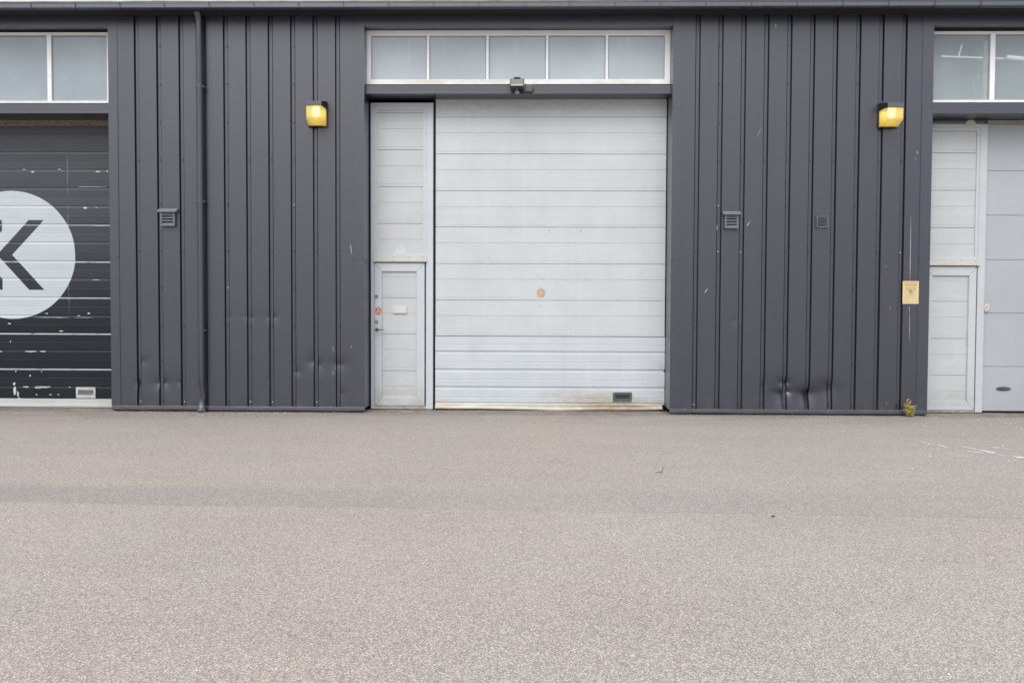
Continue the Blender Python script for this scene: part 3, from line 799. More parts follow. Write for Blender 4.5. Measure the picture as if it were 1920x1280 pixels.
mb = MB(); mb.box(xw, xe, DY+.015, DY+.07, ZB(236.5), ZB(224)+.12); mb.build('brush_seal', M['brush'], bd_)
rows = []
for i in range(41):
    x = xw+(xe-xw)*i/40; b = mnoise.noise(Vector((x*1.7, 2, 8)))*.006; zt = ZB(747); zb = ZB(763)
    rows.append([(x, DY+.02, zt), (x, DY-.012, zt), (x, DY-.016+b, zb+.045), (x, DY-.030+b, zb+.038), (x, DY-.030, zb+.005), (x, DY-.012, zb), (x, DY+.03, zb)])
mb = MB(); mb.grid(rows); M['rail_alu'] = white_paint('alloy_rail_white', (.66, .68, .65), beige=.3)
mb.build('bottom_rail', M['rail_alu'], bd_, smooth=35)
mb = MB(); mb.box(xw, xe, DY, DY+.04, .006, ZB(762)); mb.build('bottom_seal', M['rubber'], bd_)
recess_handle(ux(143.5, 736, DY), ux(180, 736, DY), uz(160, 746, DY), uz(160, 725.5, DY), DY-.003, M['handle_alu'], bd_, M['handle_in2'])
# flaked patches of bare white paint
mb = MB()
def flake(px, py, wpx, hpx, yy=DY-.004, par=None):
    mb = MB()
    x, z = U(px, py, DY); n = 11
    mb.poly([(x+wpx/ppm/2*math.cos(2*math.pi*k/n)*random.uniform(.75, 1.1), yy, z+hpx/ppm/2*math.sin(2*math.pi*k/n)*random.uniform(.45, 1.2)) for k in range(n)])
    mb.build('paint_flake', M['chip'], par or bd_)
for q in ((62, 322.5, 9, 3), (184, 322, 12, 3.4), (201, 321.5, 4, 2.5), (112, 318, 8, 1.8), (46, 318, 8, 1.5), (160, 390, 8, 4), (181, 389.5, 3, 2), (180, 524.7, 13, 2.4), (88, 587.5, 6, 2), (167, 587.5, 6, 3.5), (148, 592, 7, 2),
          (110, 595, 95, 1.4), (145, 595.2, 60, 1.3), (18, 606.5, 6, 3.2), (115, 620.5, 9, 2.4), (59, 658.5, 24, 3.2), (81, 658.5, 12, 3), (2, 658.7, 5, 2), (28, 731, 5.5, 24), (27, 719, 5, 7), (34, 738, 4, 12), (49, 725, 13, 3), (80, 725, 34, 3.4), (72, 726.5, 14, 3), (131, 725.5, 5, 2), (95, 739.5, 6, 2), (69, 739.5, 5, 2), (110, 739.5, 5, 2), (36, 746, 4, 5),
          (172, 350.5, 60, 1.2), (190, 423.6, 40, 1.3), (30, 696, 3, 3), (57, 704, 3, 4), (78, 696, 3, 2.5), (20, 640, 2, 5), (117, 320, 3, 1.5)):
    flake(*q)

# ------------------------------------------------------------------ right bay: white side unit and plain grey sectional door
def ZR(py): return uz(1790, py, DY)
sr_u = [ZR(p) for p in (252.5, 287, 357, 427)]
SR = ZR(287)-ZR(357)
gu2 = slat_g([ZR(287)+SR, ZR(287), ZR(357), ZR(427)], SR)
gd2 = slat_g([ZR(496), ZR(565), ZR(634.5), ZR(703)], SR)
xq0 = XR1+.02; xq1 = mean(ux(1851, 240, DY), ux(1840, 770, DY))
st4 = [(ux(1780, 760, DY), uz(1780, 748, DY), .5, .16, .35, (.36, .355, .32))]
M['panel_b'] = white_paint('side_panel_white_right', (.69, .715, .72), st4)
M['leaf_b'] = white_paint('door_frame_white_right', (.69, .74, .76), st4, rough=.36)
prm = dict(mat=M['leaf_b'], panel=M['panel_b'], leaf=M['leaf_b'], leafpanel=M['panel_b'], pw=.105, lw=.075, z0=ZR(768), sl=.13, sr=.105, st=.13, sb=.125)
fr2, dr2 = side_unit(xq0, xq1, ZR(233), ZR(499), ZR(486), gu2, gd2, prm, ('white frame and slatted panel beside the plain grey door', 'white slatted wicket door without handle'), False)
x, z = U(1820, 236, DY-.03); mb = MB()
mb.prism([(x+.085*math.cos(a), z+.085*math.sin(a)) for a in [math.pi*k/14 for k in range(15)]], 'y', DY-.032, DY-.022)
mb.build('round_plate', simple('pale_disc', (.50, .49, .42), .6), fr2)
mb = MB()
for q in ((1800, 547, 3, 9, ), (1772, 555, 6, 2), (1765, 554, 3, 5)):
    flake(q[0], q[1], q[2], q[3], DY-.008, dr2)
xg0, xg1 = xq1+.004, XB-.02
t = NT('grey_sectional_coating'); nz = t.noise(1.3, 3); hn = t.noise(1.0, 3, .6, t.map((2, 1, 160)))
c = t.mix(1.0, (.405, .435, .46), t.math('ADD', .88, t.math('MULTIPLY', nz, .2)), 'MULTIPLY')
t.bump(t.math('ADD', t.noise(240, 2), hn), .10, .0016)
M['door_grey'] = t.fin(c, .42, 0, .45)
gd_ = slats(xg0, xg1, ZR(769.5), ZR(225), DY+.02, gr([ZR(p) for p in (319.5, 403, 486.5, 586.5, 686.5)], .008, .012, .003), M['door_grey'], warehouse, 'garage_door', 24, lambda x, z: mnoise.noise(Vector((x*1.2, z*1.6, 6)))*.002)
gd_['label'] = 'plain pale grey sectional door with an oval handle'
mb = MB(); mb.box(xg0, xg1, DY-.005, DY+.0195, uz(1880, 234, DY), uz(1880, 226, DY)); mb.build('top_seal', M['sealbeige'] if 'sealbeige' in M else M.setdefault('sealbeige', simple('beige_top_seal', (.30, .285, .26), .7)), gd_)
mb = MB(); mb.box(xg0, xg1, DY+.018, DY+.05, .006, ZR(769.5)); mb.box(xg0, xg1, DY+.006, DY+.0175, .022, ZR(770)-.002); mb.build('bottom_seal', M['rubber'], gd_)
x, z = U(1882.5, 728.5, DY); mb = MB()
mb.prism([(x+.105*math.cos(a), z+.028*math.sin(a)) for a in [2*math.pi*k/28 for k in range(28)]], 'y', DY+.008, DY+.0198)
mb.prism([(x+.095*math.cos(a), z+.005+.017*math.sin(a)) for a in [2*math.pi*k/28 for k in range(28)]], 'y', DY+.004, DY+.0078, 1)
mb.build('handle', [M['handle_in'], M['handle_dark']], gd_)

# rest of the building shell (keeps the rooms dark)
mb = MB(); mb.box(X0, X1, 8.8, 9.0, 0, ZG1+.8); mb.build('rear_wall', M['inner'], warehouse)
for xx in (X0, X1-.1):
    mb = MB(); mb.prism([(.06, 0), (8.8, 0), (8.8, ZG1+.75), (.06, ZG1-.1)], 'x', xx, xx+.1); mb.build('end_wall', M['wall'], warehouse)
for xa_, xb2 in ((XL0+.05, XL1-.05), (XR0+.05, XR1-.05)):
    mb = MB(); mb.box(xa_, xb2, .12, .16, 0, ZSOF); mb.build('inner_lining', M['inner'], warehouse)

# ------------------------------------------------------------------ things on the facade
def lamp_glass():
    t = NT('amber_diffuser'); n = t.noise(1.0, 3, .6, t.map((160, 160, 6)))
    c = t.mix(n, (.80, .70, .36), (.86, .78, .48))
    t.fin(c, .28, 0, .5)
    tl = t.n('ShaderNodeBsdfTranslucent'); t.put(tl.inputs['Color'], (.97, .87, .46))
    tr = t.n('ShaderNodeBsdfTransparent'); t.put(tr.inputs['Color'], (1.0, .93, .60))
    a = t.n('ShaderNodeMixShader'); a.inputs[0].default_value = .45
    b = t.n('ShaderNodeMixShader'); b.inputs[0].default_value = .52
    L = t.t.links
    L.new(t.p.outputs[0], a.inputs[1]); L.new(tl.outputs[0], a.inputs[2]); L.new(a.outputs[0], b.inputs[1]); L.new(tr.outputs[0], b.inputs[2]); L.new(b.outputs[0], t.out.inputs[0])
    return t.mat
M['amber'] = lamp_glass(); M['bulb'] = emit('lit_bulb', (1, .96, .76), 4.2)
M['cap'] = simple('lamp_cap_grey', (.10, .11, .125), .38); M['capside'] = simple('lamp_cap_black', (.012, .013, .016), .45)
M['reflector'] = simple('lamp_back_plate', (.72, .66, .45), .5)
def wall_lamp(px0, px1, ptop, pbot, label, mirror):
    """px0..px1 edges of the base on the wall, ptop..pbot its top and bottom"""
    xa, xb_ = ux(px0, 220), ux(px1, 220); zt, zb = uz((px0+px1)/2, ptop), uz((px0+px1)/2, pbot)
    x = (xa+xb_)/2; wd = xb_-xa; h = zt-zb
    L = empty('wall_lamp', (x, 0, zb), label, 'lamp', 'yellow wall lamps')
    dp_ = .225; hw = wd/2; tp = .022
    ch = h*.30                              # side height of the cap at the wall
    mb = MB()                               # back plate
    mb.box(-hw-.012, hw+.012, -.018, .0, -.012, h+.004); mb.build('back_plate', M['capside'], L)
    mb = MB()                               # cap: deep at the wall, shallow lip in front, drooping forward
    prof = [(-.018, h-ch), (-.018, h), (-.06, h+.012), (-dp_+.01, h-.035), (-dp_-.008, h-.045), (-dp_-.008, h-.098), (-dp_+.01, h-.10)]
    ow = [[(sg*(hw+.006-tp*max(0, -y/dp_)), y, z) for y, z in prof] for sg in (-1, 1)]
    for i in range(len(prof)):
        j = (i+1) % len(prof); mb.poly([ow[0][i], ow[0][j], ow[1][j], ow[1][i]])
    cp = mb.build('cap', M['cap'], L)
    mb = MB(); s = 1 if not mirror else -1
    q = [(y, z) for y, z in prof]
    for sx in (-1, 1):
        a_ = [(sx*(hw+.0062-tp*max(0, -y/dp_)), y, z) for y, z in q]; b_ = [(x_+sx*.002, y, z) for x_, y, z in a_]
        mb.poly(a_); mb.poly(b_)
        for i in range(len(q)):
            j = (i+1) % len(q); mb.poly([a_[i], a_[j], b_[j], b_[i]])
    mb.build('cap_side', M['capside'], L)
    mb = MB(); mb.disc(s*(hw-.02), h+.006, .012, -.06, -.03, 10); mb.build('cap_screw', M['plate'], L)
    # lens: open box of thin amber plastic with sloping foot
    fz = h-.099
    out = [(-.019, h-ch-.001), (-dp_+.012, fz-.001), (-dp_, fz-.006), (-dp_+.004, .075), (-dp_+.020, .050), (-.06, .010), (-.045, .004), (-.019, .0)]
    mb = MB()
    hw2 = hw-.002
    ow = [[(sg*(hw2-tp*(-y/dp_)), y, z) for y, z in out] for sg in (-1, 1)]
    for i in range(1, len(out)-1):
        mb.poly([ow[0][i], ow[0][i+1], ow[1][i+1], ow[1][i]])
    mb.poly(ow[0][::-1]); mb.poly(ow[1])
    lens = mb.build('lens', M['amber'], L, fixn=True)
    md_ = lens.modifiers.new('shell', 'SOLIDIFY'); md_.thickness = .003; md_.offset = -1
    mb = MB(); mb.box(-hw+.012, hw-.012, -.022, -.0185, .012, h-ch-.004); mb.build('reflector', M['reflector'], L)
    mb = MB(); pts = []; rs = []
    for i in range(9):
        a = math.pi*i/8; pts.append((-.0*s, -.105, h*.60-.085*-math.cos(a)*-1)); rs.append(max(.004, .048*math.sin(a)**.6))
    mb.tube(pts, rs, 14); mb.build('bulb', M['bulb'], L, smooth=60)
    mb = MB(); mb.box(-hw+.008, hw-.04, -.05, -.019, -.014, -.001); mb.build('clip', M['capside'], L)
    return L
wall_lamp(580, 613, 193, 237.5, 'yellow lit wall lamp on the pier with the downpipe', False)
wall_lamp(1647, 1681.5, 196.5, 239.5, 'yellow lit wall lamp above the yellow camera sign', True)

# floodlight with motion sensor on the main lintel
fx, fz_ = U(969.5, 156, -.05)
FL = empty('floodlight', (fx, .08, uz(970, 168, .08)), 'small halogen floodlight with motion sensor on the lintel above the white roller door', 'floodlight')
bz = FL.location.z; ox = fx-FL.location.x
sx = 1/131
M['fl_body'] = simple('floodlight_grey', (.10, .105, .10), .4, .3); M['fl_edge'] = simple('floodlight_dark', (.02, .025, .025), .45)
t = NT('floodlight_glass'); zz = t.noise(8, 3)
M['fl_glass'] = t.fin(t.mix(zz, (.19, .20, .17), (.27, .29, .23)), .12, .0, .6)
mb = MB()
hw = .10; y0 = -.15
zb = uz(970, 166, -.07)-bz; zt = uz(970, 148, -.07)-bz
prof = [(y0+.012, zb), (y0-.0, zb+.03), (y0, zt), (y0+.06, zt+.012), (y0+.095, zt-.02), (y0+.10, zb+.05), (y0+.06, zb+.01)]
mb.prism(prof, 'x', -hw, hw); mb.box(-.045, .05, y0+.01, y0+.06, zt+.0125, zt+.022); mb.tube([(-.05, y0+.03, zt+.028), (.03, y0+.03, zt+.030)], .006, 8)
mb.build('housing', M['fl_edge'], FL, bevel=.003)
mb = MB(); mb.box(-hw+.010, hw-.010, y0-.006, y0-.0006, zb+.036, zt-.006); mb.build('glass', M['fl_glass'], FL)
mb = MB(); mb.box(-hw+.012, hw-.012, y0-.010, y0-.0065, zb+.036, zb+.052); mb.build('glass_lip', M['handle_alu'], FL)
mb = MB(); mb.box(-.022, .022, y0+.05, -.002, zb-.03, zb+.02); mb.box(-.014, .014, y0+.0, y0+.05, zb-.035, zb-.004); mb.tube([(.02, -.03, zb-.02), (.13, -.04, zb-.03)], .010, 8); mb.build('bracket', M['fl_edge'], FL, bevel=.002)
mb = MB()
cx, cz = 0.002, zb-.052
for i in range(9):
    pass
mb.tube([(cx, y0+.04, cz), (cx, y0+.005, cz), (cx, y0-.012, cz), (cx, y0-.022, cz)], [.020, .030, .026, .012], 16)
mb.build('sensor', M['fl_edge'], FL, smooth=40)
mb = MB()
for k in range(5):
    a = math.pi*(1.12+.76*k/4); mb.box(cx+.026*math.cos(a)-.004, cx+.026*math.cos(a)+.004, y0-.019, y0-.010, cz+.026*math.sin(a)-.003, cz+.026*math.sin(a)+.006)
mb.build('sensor_eye', M['handle_alu'], FL)
bx0, bx1 = ux(986, 166, .03)-fx, ux(998, 166, .03)-fx
mb = MB(); mb.box(bx0, bx1, -.075, -.0005, uz(992, 172, .03)-bz, uz(992, 159.5, .03)-bz); mb.tube([(bx1, -.02, -.02), (bx1+.02, -.015, -.01), (bx1+.022, -.012, .03)], .008, 8)
mb.build('junction_box', M['trim2'] if 'trim2' in M else M.setdefault('trim2', simple('grey_box_plastic', (.105, .105, .115), .45)), FL, bevel=.004)

# ventilation grilles
M['vent'] = simple('vent_grey', (.14, .15, .17), .45); M['vent_in'] = simple('vent_inside', (.006, .006, .008), .8)
def vent(px0, px1, py0, py1, label, hood, mirror):
    x0, x1 = ux(px0, py0), ux(px1, py0); z1, z0 = uz(px0, py0), uz(px0, py1)
    x = (x0+x1)/2; V = empty('vent_grille', (x, 0, z0), label, 'vent', 'wall vents')
    wd = x1-x0; h = z1-z0; i0, i1 = -wd/2+wd*.12, wd/2-wd*.12
    if hood:
        mb = MB(); mb.prism([(0, h+.03), (-.060, h-.002), (-.064, h-.024), (-.057, h-.024), (-.048, h-.008), (0, h+.012)], 'x', -wd/2, wd/2)
        for sx_ in (-wd/2-.0025, wd/2+.0005): mb.prism([(0, h+.03), (-.060, h-.002), (-.064, h-.028), (0, h-.026)], 'x', sx_, sx_+.002)
        mb.build('hood', M['vent'], V)
    mb = MB(); mb.box(i0, i1, -.006, -.002, .0, h-.03); mb.build('opening', M['vent_in'], V)
    mb = MB(); bw = .022
    mb.box(i0, i0+bw, -.045, -.0005, 0, h-.02); mb.box(i1-bw, i1, -.045, -.0005, 0, h-.02); mb.box(i0+bw, i1-bw, -.045, -.0065, 0, .022); mb.box(i0-.004, i1+.004, -.055, -.0455, -.004, .012); mb.box(i0+bw, i1-bw, -.03, -.0065, h-.045, h-.02)
    mb.build('frame', M['vent'], V, bevel=.002)
    n = 4
    for k in range(n):
        z = .026+(h-.085)*k/(n-1)*.92
        mb = MB(); mb.prism([(-.010, z+.032), (-.042, z+.004), (-.042, z-.005), (-.008, z+.024)], 'x', i0+bw+.001, i1-bw-.001); mb.build('louvre', M['vent'], V)
    return V
vent(299, 334, 395, 424, 'dark hooded louvre vent next to the downpipe', True, False)
vent(1354, 1387, 400, 428.5, 'dark hooded louvre vent right of the white roller door', True, True)
x0, x1 = ux(1530, 416), ux(1552, 416); z0, z1 = uz(1540, 427.5), uz(1540, 405.5)
V = empty('vent_grille', ((x0+x1)/2, 0, z0), 'small square flat vent without hood on the ribbed pier', 'vent', 'wall vents')
wd, h = x1-x0, z1-z0
mb = MB(); mb.ring(-wd/2, wd/2, 0, h, .018, .018, .016, .016, -.028, -.0005); mb.build('frame', M['vent2'] if 'vent2' in M else M.setdefault('vent2', simple('vent_small_grey', (.105, .118, .138), .45)), V, bevel=.003)
mb = MB(); mb.box(-wd/2+.018, wd/2-.018, -.012, -.001, .016, h-.016); mb.build('opening', M['vent2'], V)
for k in range(8):
    z = .020+(h-.044)*k/7; mb = MB(); mb.prism([(-.010, z+.011), (-.028, z), (-.028, z-.003), (-.0085, z+.007)], 'x', -wd/2+.019, wd/2-.019); mb.build('louvre', M['vent2'], V)

# yellow camera sign
(xa, za), (xb_, zb_) = U(1691.5, 569.5), U(1722.5, 527)
CS = empty('camera_sign', ((xa+xb_)/2, 0, za), 'faded yellow camera surveillance sign with a dome camera drawing on the ribbed pier', 'sign')
wd, h = xb_-xa, zb_-za
M['sign'] = simple('faded_yellow_sign', (.68, .52, .27), .5, var=.07, scale=6); M['sign_ink'] = simple('sign_brown_ink', (.34, .20, .07), .6); M['sign_ink2'] = simple('sign_grey_ink', (.33, .28, .16), .6); M['sign_faint'] = simple('sign_faint_ink', (.60, .49, .27), .6); M['sign_red'] = simple('sign_red_ink', (.62, .30, .10), .6)
mb = MB(); mb.box(-wd/2, wd/2, -.0085, -.0045, 0, h); mb.build('board', M['sign'], CS)
mb = MB()
yt = -.0095
mb.text('Detta område är', 0, h*.925, .034, yt, 0, .0008, wd*.84)
mb.text('kameraövervakat', 0, h*.835, .028, yt, 1, .0008, wd*.76)
bx = wd*.31; z0b, z1b = h*.395, h*.735
def line(x0, z0, x1, z1, t, mi):
    d = Vector((x1-x0, z1-z0)); n = Vector((-d.y, d.x)).normalized()*t/2
    mb.poly([(x0+n.x, yt, z0+n.y), (x1+n.x, yt, z1+n.y), (x1-n.x, yt, z1-n.y), (x0-n.x, yt, z0-n.y)], mi)
for q in ((-bx, z0b, bx, z0b), (-bx, z1b, bx, z1b), (-bx, z0b, -bx, z1b), (bx, z0b, bx, z1b)): line(*q, .005, 2)
cw = wd*.235
for q in ((-cw, h*.675, cw, h*.675), (-cw, h*.625, cw, h*.625), (-cw, h*.675, -cw, h*.625), (cw, h*.675, cw, h*.625)): line(*q, .006, 2)
def arc(cx, cz, rx, rz, a0, a1, t, mi, n=14):
    p = [(cx+rx*math.cos(a0+(a1-a0)*k/n), cz+rz*math.sin(a0+(a1-a0)*k/n)) for k in range(n+1)]
    for k in range(n): line(*p[k], *p[k+1], t, mi)
arc(0, h*.62, wd*.18, h*.165, math.pi, 2*math.pi, .006, 2); arc(0, h*.545, wd*.075, h*.06, 0, 2*math.pi, .010, 2, 18); arc(0, h*.545, wd*.03, h*.022, 0, 2*math.pi, .007, 2, 12)
for k, (z, a, b) in enumerate(((.33, -.38, .34), (.30, -.38, .38), (.265, -.38, .20), (.235, -.38, .30), (.14, -.33, -.05), (.075, -.3, .3))): line(a*wd, z*h, b*wd, z*h, .004, 3)
line(-.05*wd, .18*h, .28*wd, .165*h, .016, 4)
mb.build('print', [M['sign_red'], M['sign_ink'], M['sign_ink2'], M['sign_faint'], M['tape_blue']], CS, fixn=False)

# alarm stickers
def sticker(px, py, Y, r, n, label, cols, rot):
    x, z = U(px, py, Y); A = empty('alarm_sticker', (x, Y, z), label, 'sticker', 'orange alarm stickers')
    mb = MB(); mb.prism([(r*math.cos(2*math.pi*(k+rot)/n), r*math.sin(2*math.pi*(k+rot)/n)) for k in range(n)], 'y', -.0018, -.0004); mb.build('backing', cols[0], A)
    mb = MB(); r2 = r*.86
    mb.prism([(r2*math.cos(2*math.pi*(k+rot)/n), r2*math.sin(2*math.pi*(k+rot)/n)) for k in range(n)], 'y', -.0026, -.0019, 0)
    y = -.0032
    mb.poly([(-r*.26, y, r*.36), (r*.26, y, r*.36), (0, y, r*.72)], 1)
    mb.poly([(-r*.17, y, r*.22), (r*.17, y, r*.22), (r*.17, y, r*.355), (-r*.17, y, r*.355)], 1)
    mb.text('LARM', 0, r*.02, r*.46, y, 1, r*.015, r*1.35)
    for zz_, ww in ((-.27, .62), (-.45, .5)): mb.poly([(-r*ww, y, r*(zz_-.05)), (r*ww, y, r*(zz_-.05)), (r*ww, y, r*(zz_+.05)), (-r*ww, y, r*(zz_+.05))], 2)
    mb.build('print', cols[1:], A)
M['st_white'] = simple('sticker_white', (.60, .55, .52), .45, var=.05); M['st_orange'] = simple('sticker_orange', (.55, .12, .045), .45, var=.1); M['st_mid'] = simple('sticker_faint', (.72, .42, .30), .5)
M['st_pale'] = simple('sticker_faded_rim', (.58, .44, .34), .5); M['st_fade'] = simple('sticker_faded_orange', (.56, .29, .14), .5, var=.15, scale=40); M['st_fadew'] = simple('sticker_faded_white', (.58, .46, .36), .5)
sticker(709, 583, DY-.028, .062, 8, 'orange octagonal alarm sticker on the wicket door with the lever handle', [M['st_white'], M['st_orange'], M['st_white'], M['st_mid']], .5)
sticker(1014.3, 548.5, DY-.0045, .064, 24, 'faded orange round alarm sticker in the middle of the white roller door', [M['st_pale'], M['st_fade'], M['st_fadew'], M['st_pale']], 0)
(xa, za), (xb_, zb_) = U(1843.5, 583, DY), U(1852.5, 569.5, DY)
SK = empty('shield_sticker', ((xa+xb_)/2, DY-.026, za), 'small white shield sticker with red print at the edge of the plain grey door', 'sticker')
wd, h = xb_-xa, zb_-za
mb = MB(); mb.prism([(-wd/2, h*.12), (-wd*.05, 0), (wd*.35, h*.18), (wd/2, h*.32), (wd/2, h), (-wd/2, h)], 'y', -.002, .0); mb.build('backing', M['st_white'], SK)
mb = MB(); y = -.0028
mb.poly([(-wd*.22, y, h*.42), (-wd*.02, y, h*.34), (wd*.12, y, h*.46), (wd*.06, y, h*.62), (-wd*.1, y, h*.64)]); mb.poly([(-wd*.4, y, h*.86), (wd*.4, y, h*.86), (wd*.4, y, h*.91), (-wd*.4, y, h*.91)], 1); mb.poly([(-wd*.3, y, h*.2), (wd*.2, y, h*.2), (wd*.2, y, h*.25), (-wd*.3, y, h*.25)], 1)
mb.build('print', [simple('sticker_red', (.50, .06, .04), .5), M['st_mid']], SK)

# ------------------------------------------------------------------ the yard
t = NT('worn_asphalt'); X = t.xyz()
A = [G(*q) for q in ((0, 941.5), (490, 946.5), (800, 953), (1400, 965), (1920, 970))]
n = len(A); sx_ = sum(a for a, b in A); sy_ = sum(b for a, b in A); sxx_ = sum(a*a for a, b in A); sxy_ = sum(a*b for a, b in A)
bb = (n*sxy_-sx_*sy_)/(n*sxx_-sx_**2); aa = (sy_-bb*sx_)/n
wob = t.math('MULTIPLY', t.math('SUBTRACT', t.noise(1.4, 4, .6), .5), .12)
v = t.math('ADD', t.math('SUBTRACT', X[1], t.math('ADD', t.math('MULTIPLY', X[0], bb), aa)), wob)
# aggregate: two sizes of stone chips in a worn binder
wv = t.map((1, 1, .3))
ca = t.n('ShaderNodeSeparateColor'); t.put(ca.inputs[0], t.vor(150, wv)); cb = t.n('ShaderNodeSeparateColor'); t.put(cb.inputs[0], t.vor(330, wv))
da = t.vor(150, wv, 'Distance'); 
c = t.mix(t.ramp(ca.outputs[0], .15, .95, 0, 1, False), (.200, .177, .157), (.620, .547, .480))
c = t.mix(t.ramp(ca.outputs[1], .86, .97), c, (.68, .66, .63))
c = t.mix(t.math('MULTIPLY', t.ramp(ca.outputs[2], .90, .98), .8), c, (.33, .25, .19))
c = t.mix(t.math('MULTIPLY', t.ramp(ca.outputs[2], .12, .04), .8), c, (.085, .083, .085))
c = t.mix(.45, c, t.mix(cb.outputs[0], (.245, .216, .190), (.552, .487, .429)))
c = t.mix(t.ramp(cb.outputs[1], .965, .985), c, (.80, .79, .77))
pit = t.ramp(da, .35, .62)
c = t.mix(t.math('MULTIPLY', pit, .55), c, (.13, .12, .118))
# large worn patches, tracks and streaks along the wall
big = t.noise(.33, 4, .6); mid = t.noise(1.0, 5, .65, t.map((.5, 1.7, 1)))
k = t.math('ADD', t.math('MULTIPLY', big, .22), t.math('MULTIPLY', mid, .20))
c = t.mix(1.0, c, t.math('ADD', k, .79), 'MULTIPLY')
c = t.mix(t.ramp(t.noise(.45, 2, .5, t.map((1, 1, 1), (7, 3, 1))), .4, .65), c, t.mix(1.0, c, (1.03, .99, .97), 'MULTIPLY'))
# strip of newer, bluer asphalt (a filled trench)
up = t.ramp(X[0], -8, 8, .50, .62)
stripm = t.math('MULTIPLY', t.ramp(v, -.02, .03), t.ramp(v, t.math('ADD', up, -.12), t.math('ADD', up, .22), 1, 0))
fade = t.math('MULTIPLY', t.ramp(X[0], -7.0, 1.0, .80, .20), t.ramp(t.noise(.9, 5, .65, t.map((.5, 1.5, 1))), .2, .6, .55, 1.0))
c = t.mix(t.math('MULTIPLY', stripm, fade), c, t.mix(1.0, c, (.66, .71, .755), 'MULTIPLY'))
edge = t.math('MULTIPLY', t.ramp(t.math('ABSOLUTE', v), .0, .035, 1, 0), t.ramp(t.noise(2.0, 4, .7), .35, .6))
c = t.mix(t.math('MULTIPLY', edge, .22), c, (.10, .095, .095))
# washed-in soil along the foot of the wall
so_ = t.math('MULTIPLY', t.ramp(X[1], -1.5, -.02), t.ramp(t.noise(1.4, 5, .65, t.map((.6, 1.6, 1), (2, 2, 2))), .25, .7))
c = t.mix(t.math('MULTIPLY', so_, .60), c, (.190, .155, .135))
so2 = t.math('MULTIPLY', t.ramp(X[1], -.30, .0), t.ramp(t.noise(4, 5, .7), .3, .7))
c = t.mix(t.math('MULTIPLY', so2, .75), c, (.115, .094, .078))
# scraped white paint in front of the right bay
c0 = G(1735, 828); c1 = G(1925, 862)
ddx, ddy = c1[0]-c0[0], c1[1]-c0[1]; ll = math.hypot(ddx, ddy); tx, ty = ddx/ll, ddy/ll
al = t.math('ADD', t.math('MULTIPLY', t.math('SUBTRACT', X[0], c0[0]), tx), t.math('MULTIPLY', t.math('SUBTRACT', X[1], c0[1]), ty))
ac = t.math('ADD', t.math('MULTIPLY', t.math('SUBTRACT', X[0], c0[0]), -ty), t.math('MULTIPLY', t.math('SUBTRACT', X[1], c0[1]), tx))
ac = t.math('ADD', ac, t.math('MULTIPLY', t.math('SUBTRACT', t.noise(2.2, 4), .5), .35))
t.bump(t.math('ADD', t.math('MULTIPLY', t.math('SUBTRACT', 1.0, da), 1.0), t.math('MULTIPLY', cb.outputs[0], .5)), .55, .004)
M['asphalt'] = t.fin(c, .82, 0, .35)
mb = MB()
mb.box(-150, 150, -150, 9, -.4, 0)
ground = mb.build('ground', M['asphalt']); tag(ground, 'worn pinkish grey asphalt yard in front of the warehouse', None, None, 'structure')

# white paint scrape on the asphalt
t = NT('scraped_white_paint'); nn_ = t.noise(1.0, 5, .75, t.map((12, 34, 1)))
t.fin((.66, .67, .69), .7)
tr = t.n('ShaderNodeBsdfTransparent'); mxs = t.n('ShaderNodeMixShader'); t.put(mxs.inputs[0], t.ramp(nn_, .33, .56))
t.t.links.new(tr.outputs[0], mxs.inputs[1]); t.t.links.new(t.p.outputs[0], mxs.inputs[2]); t.t.links.new(mxs.outputs[0], t.out.inputs[0])
sx0, sy0 = G(1830, 844)
SCR = empty('paint_scrape', (sx0, sy0, 0), 'scraped streaks of white paint on the asphalt before the plain grey door', 'paint mark')
def gsl(px0, py0, px1, py1, wpx, n=9):
    a, b = Vector(G(px0, py0)), Vector(G(px1, py1)); d = b-a; nn = Vector((-d.y, d.x)).normalized()
    wm = wpx/131*6.5*2.4; L_ = []; R_ = []; mb = MB()
    for k in range(n+1):
        f = k/n; w_ = wm*max(.05, math.sin(math.pi*min(1, f*.9+.08)))*random.uniform(.35, 1.0)
        p = a+d*f; L_.append(p+nn*w_*random.uniform(.2, 1)); R_.append(p-nn*w_*random.uniform(.2, 1))
    for k in range(n):
        mb.poly([(q.x-sx0, q.y-sy0, .0035) for q in (L_[k], L_[k+1], R_[k+1], R_[k])])
    mb.build('streak', t.mat, SCR)
for q in ((1726, 827, 1742, 832, .3), (1740, 832, 1752, 833.5, .3), (1757, 834, 1778, 839, .5), (1804, 837, 1840, 844, .5), (1834, 843, 1868, 850.5, .8), (1812, 845, 1846, 850, .35), (1872, 852, 1886, 855, .5), (1898, 855.5, 1945, 862, .9), (1945, 861, 1990, 866, .7), (1858, 838, 1900, 843, .35)): gsl(*q)

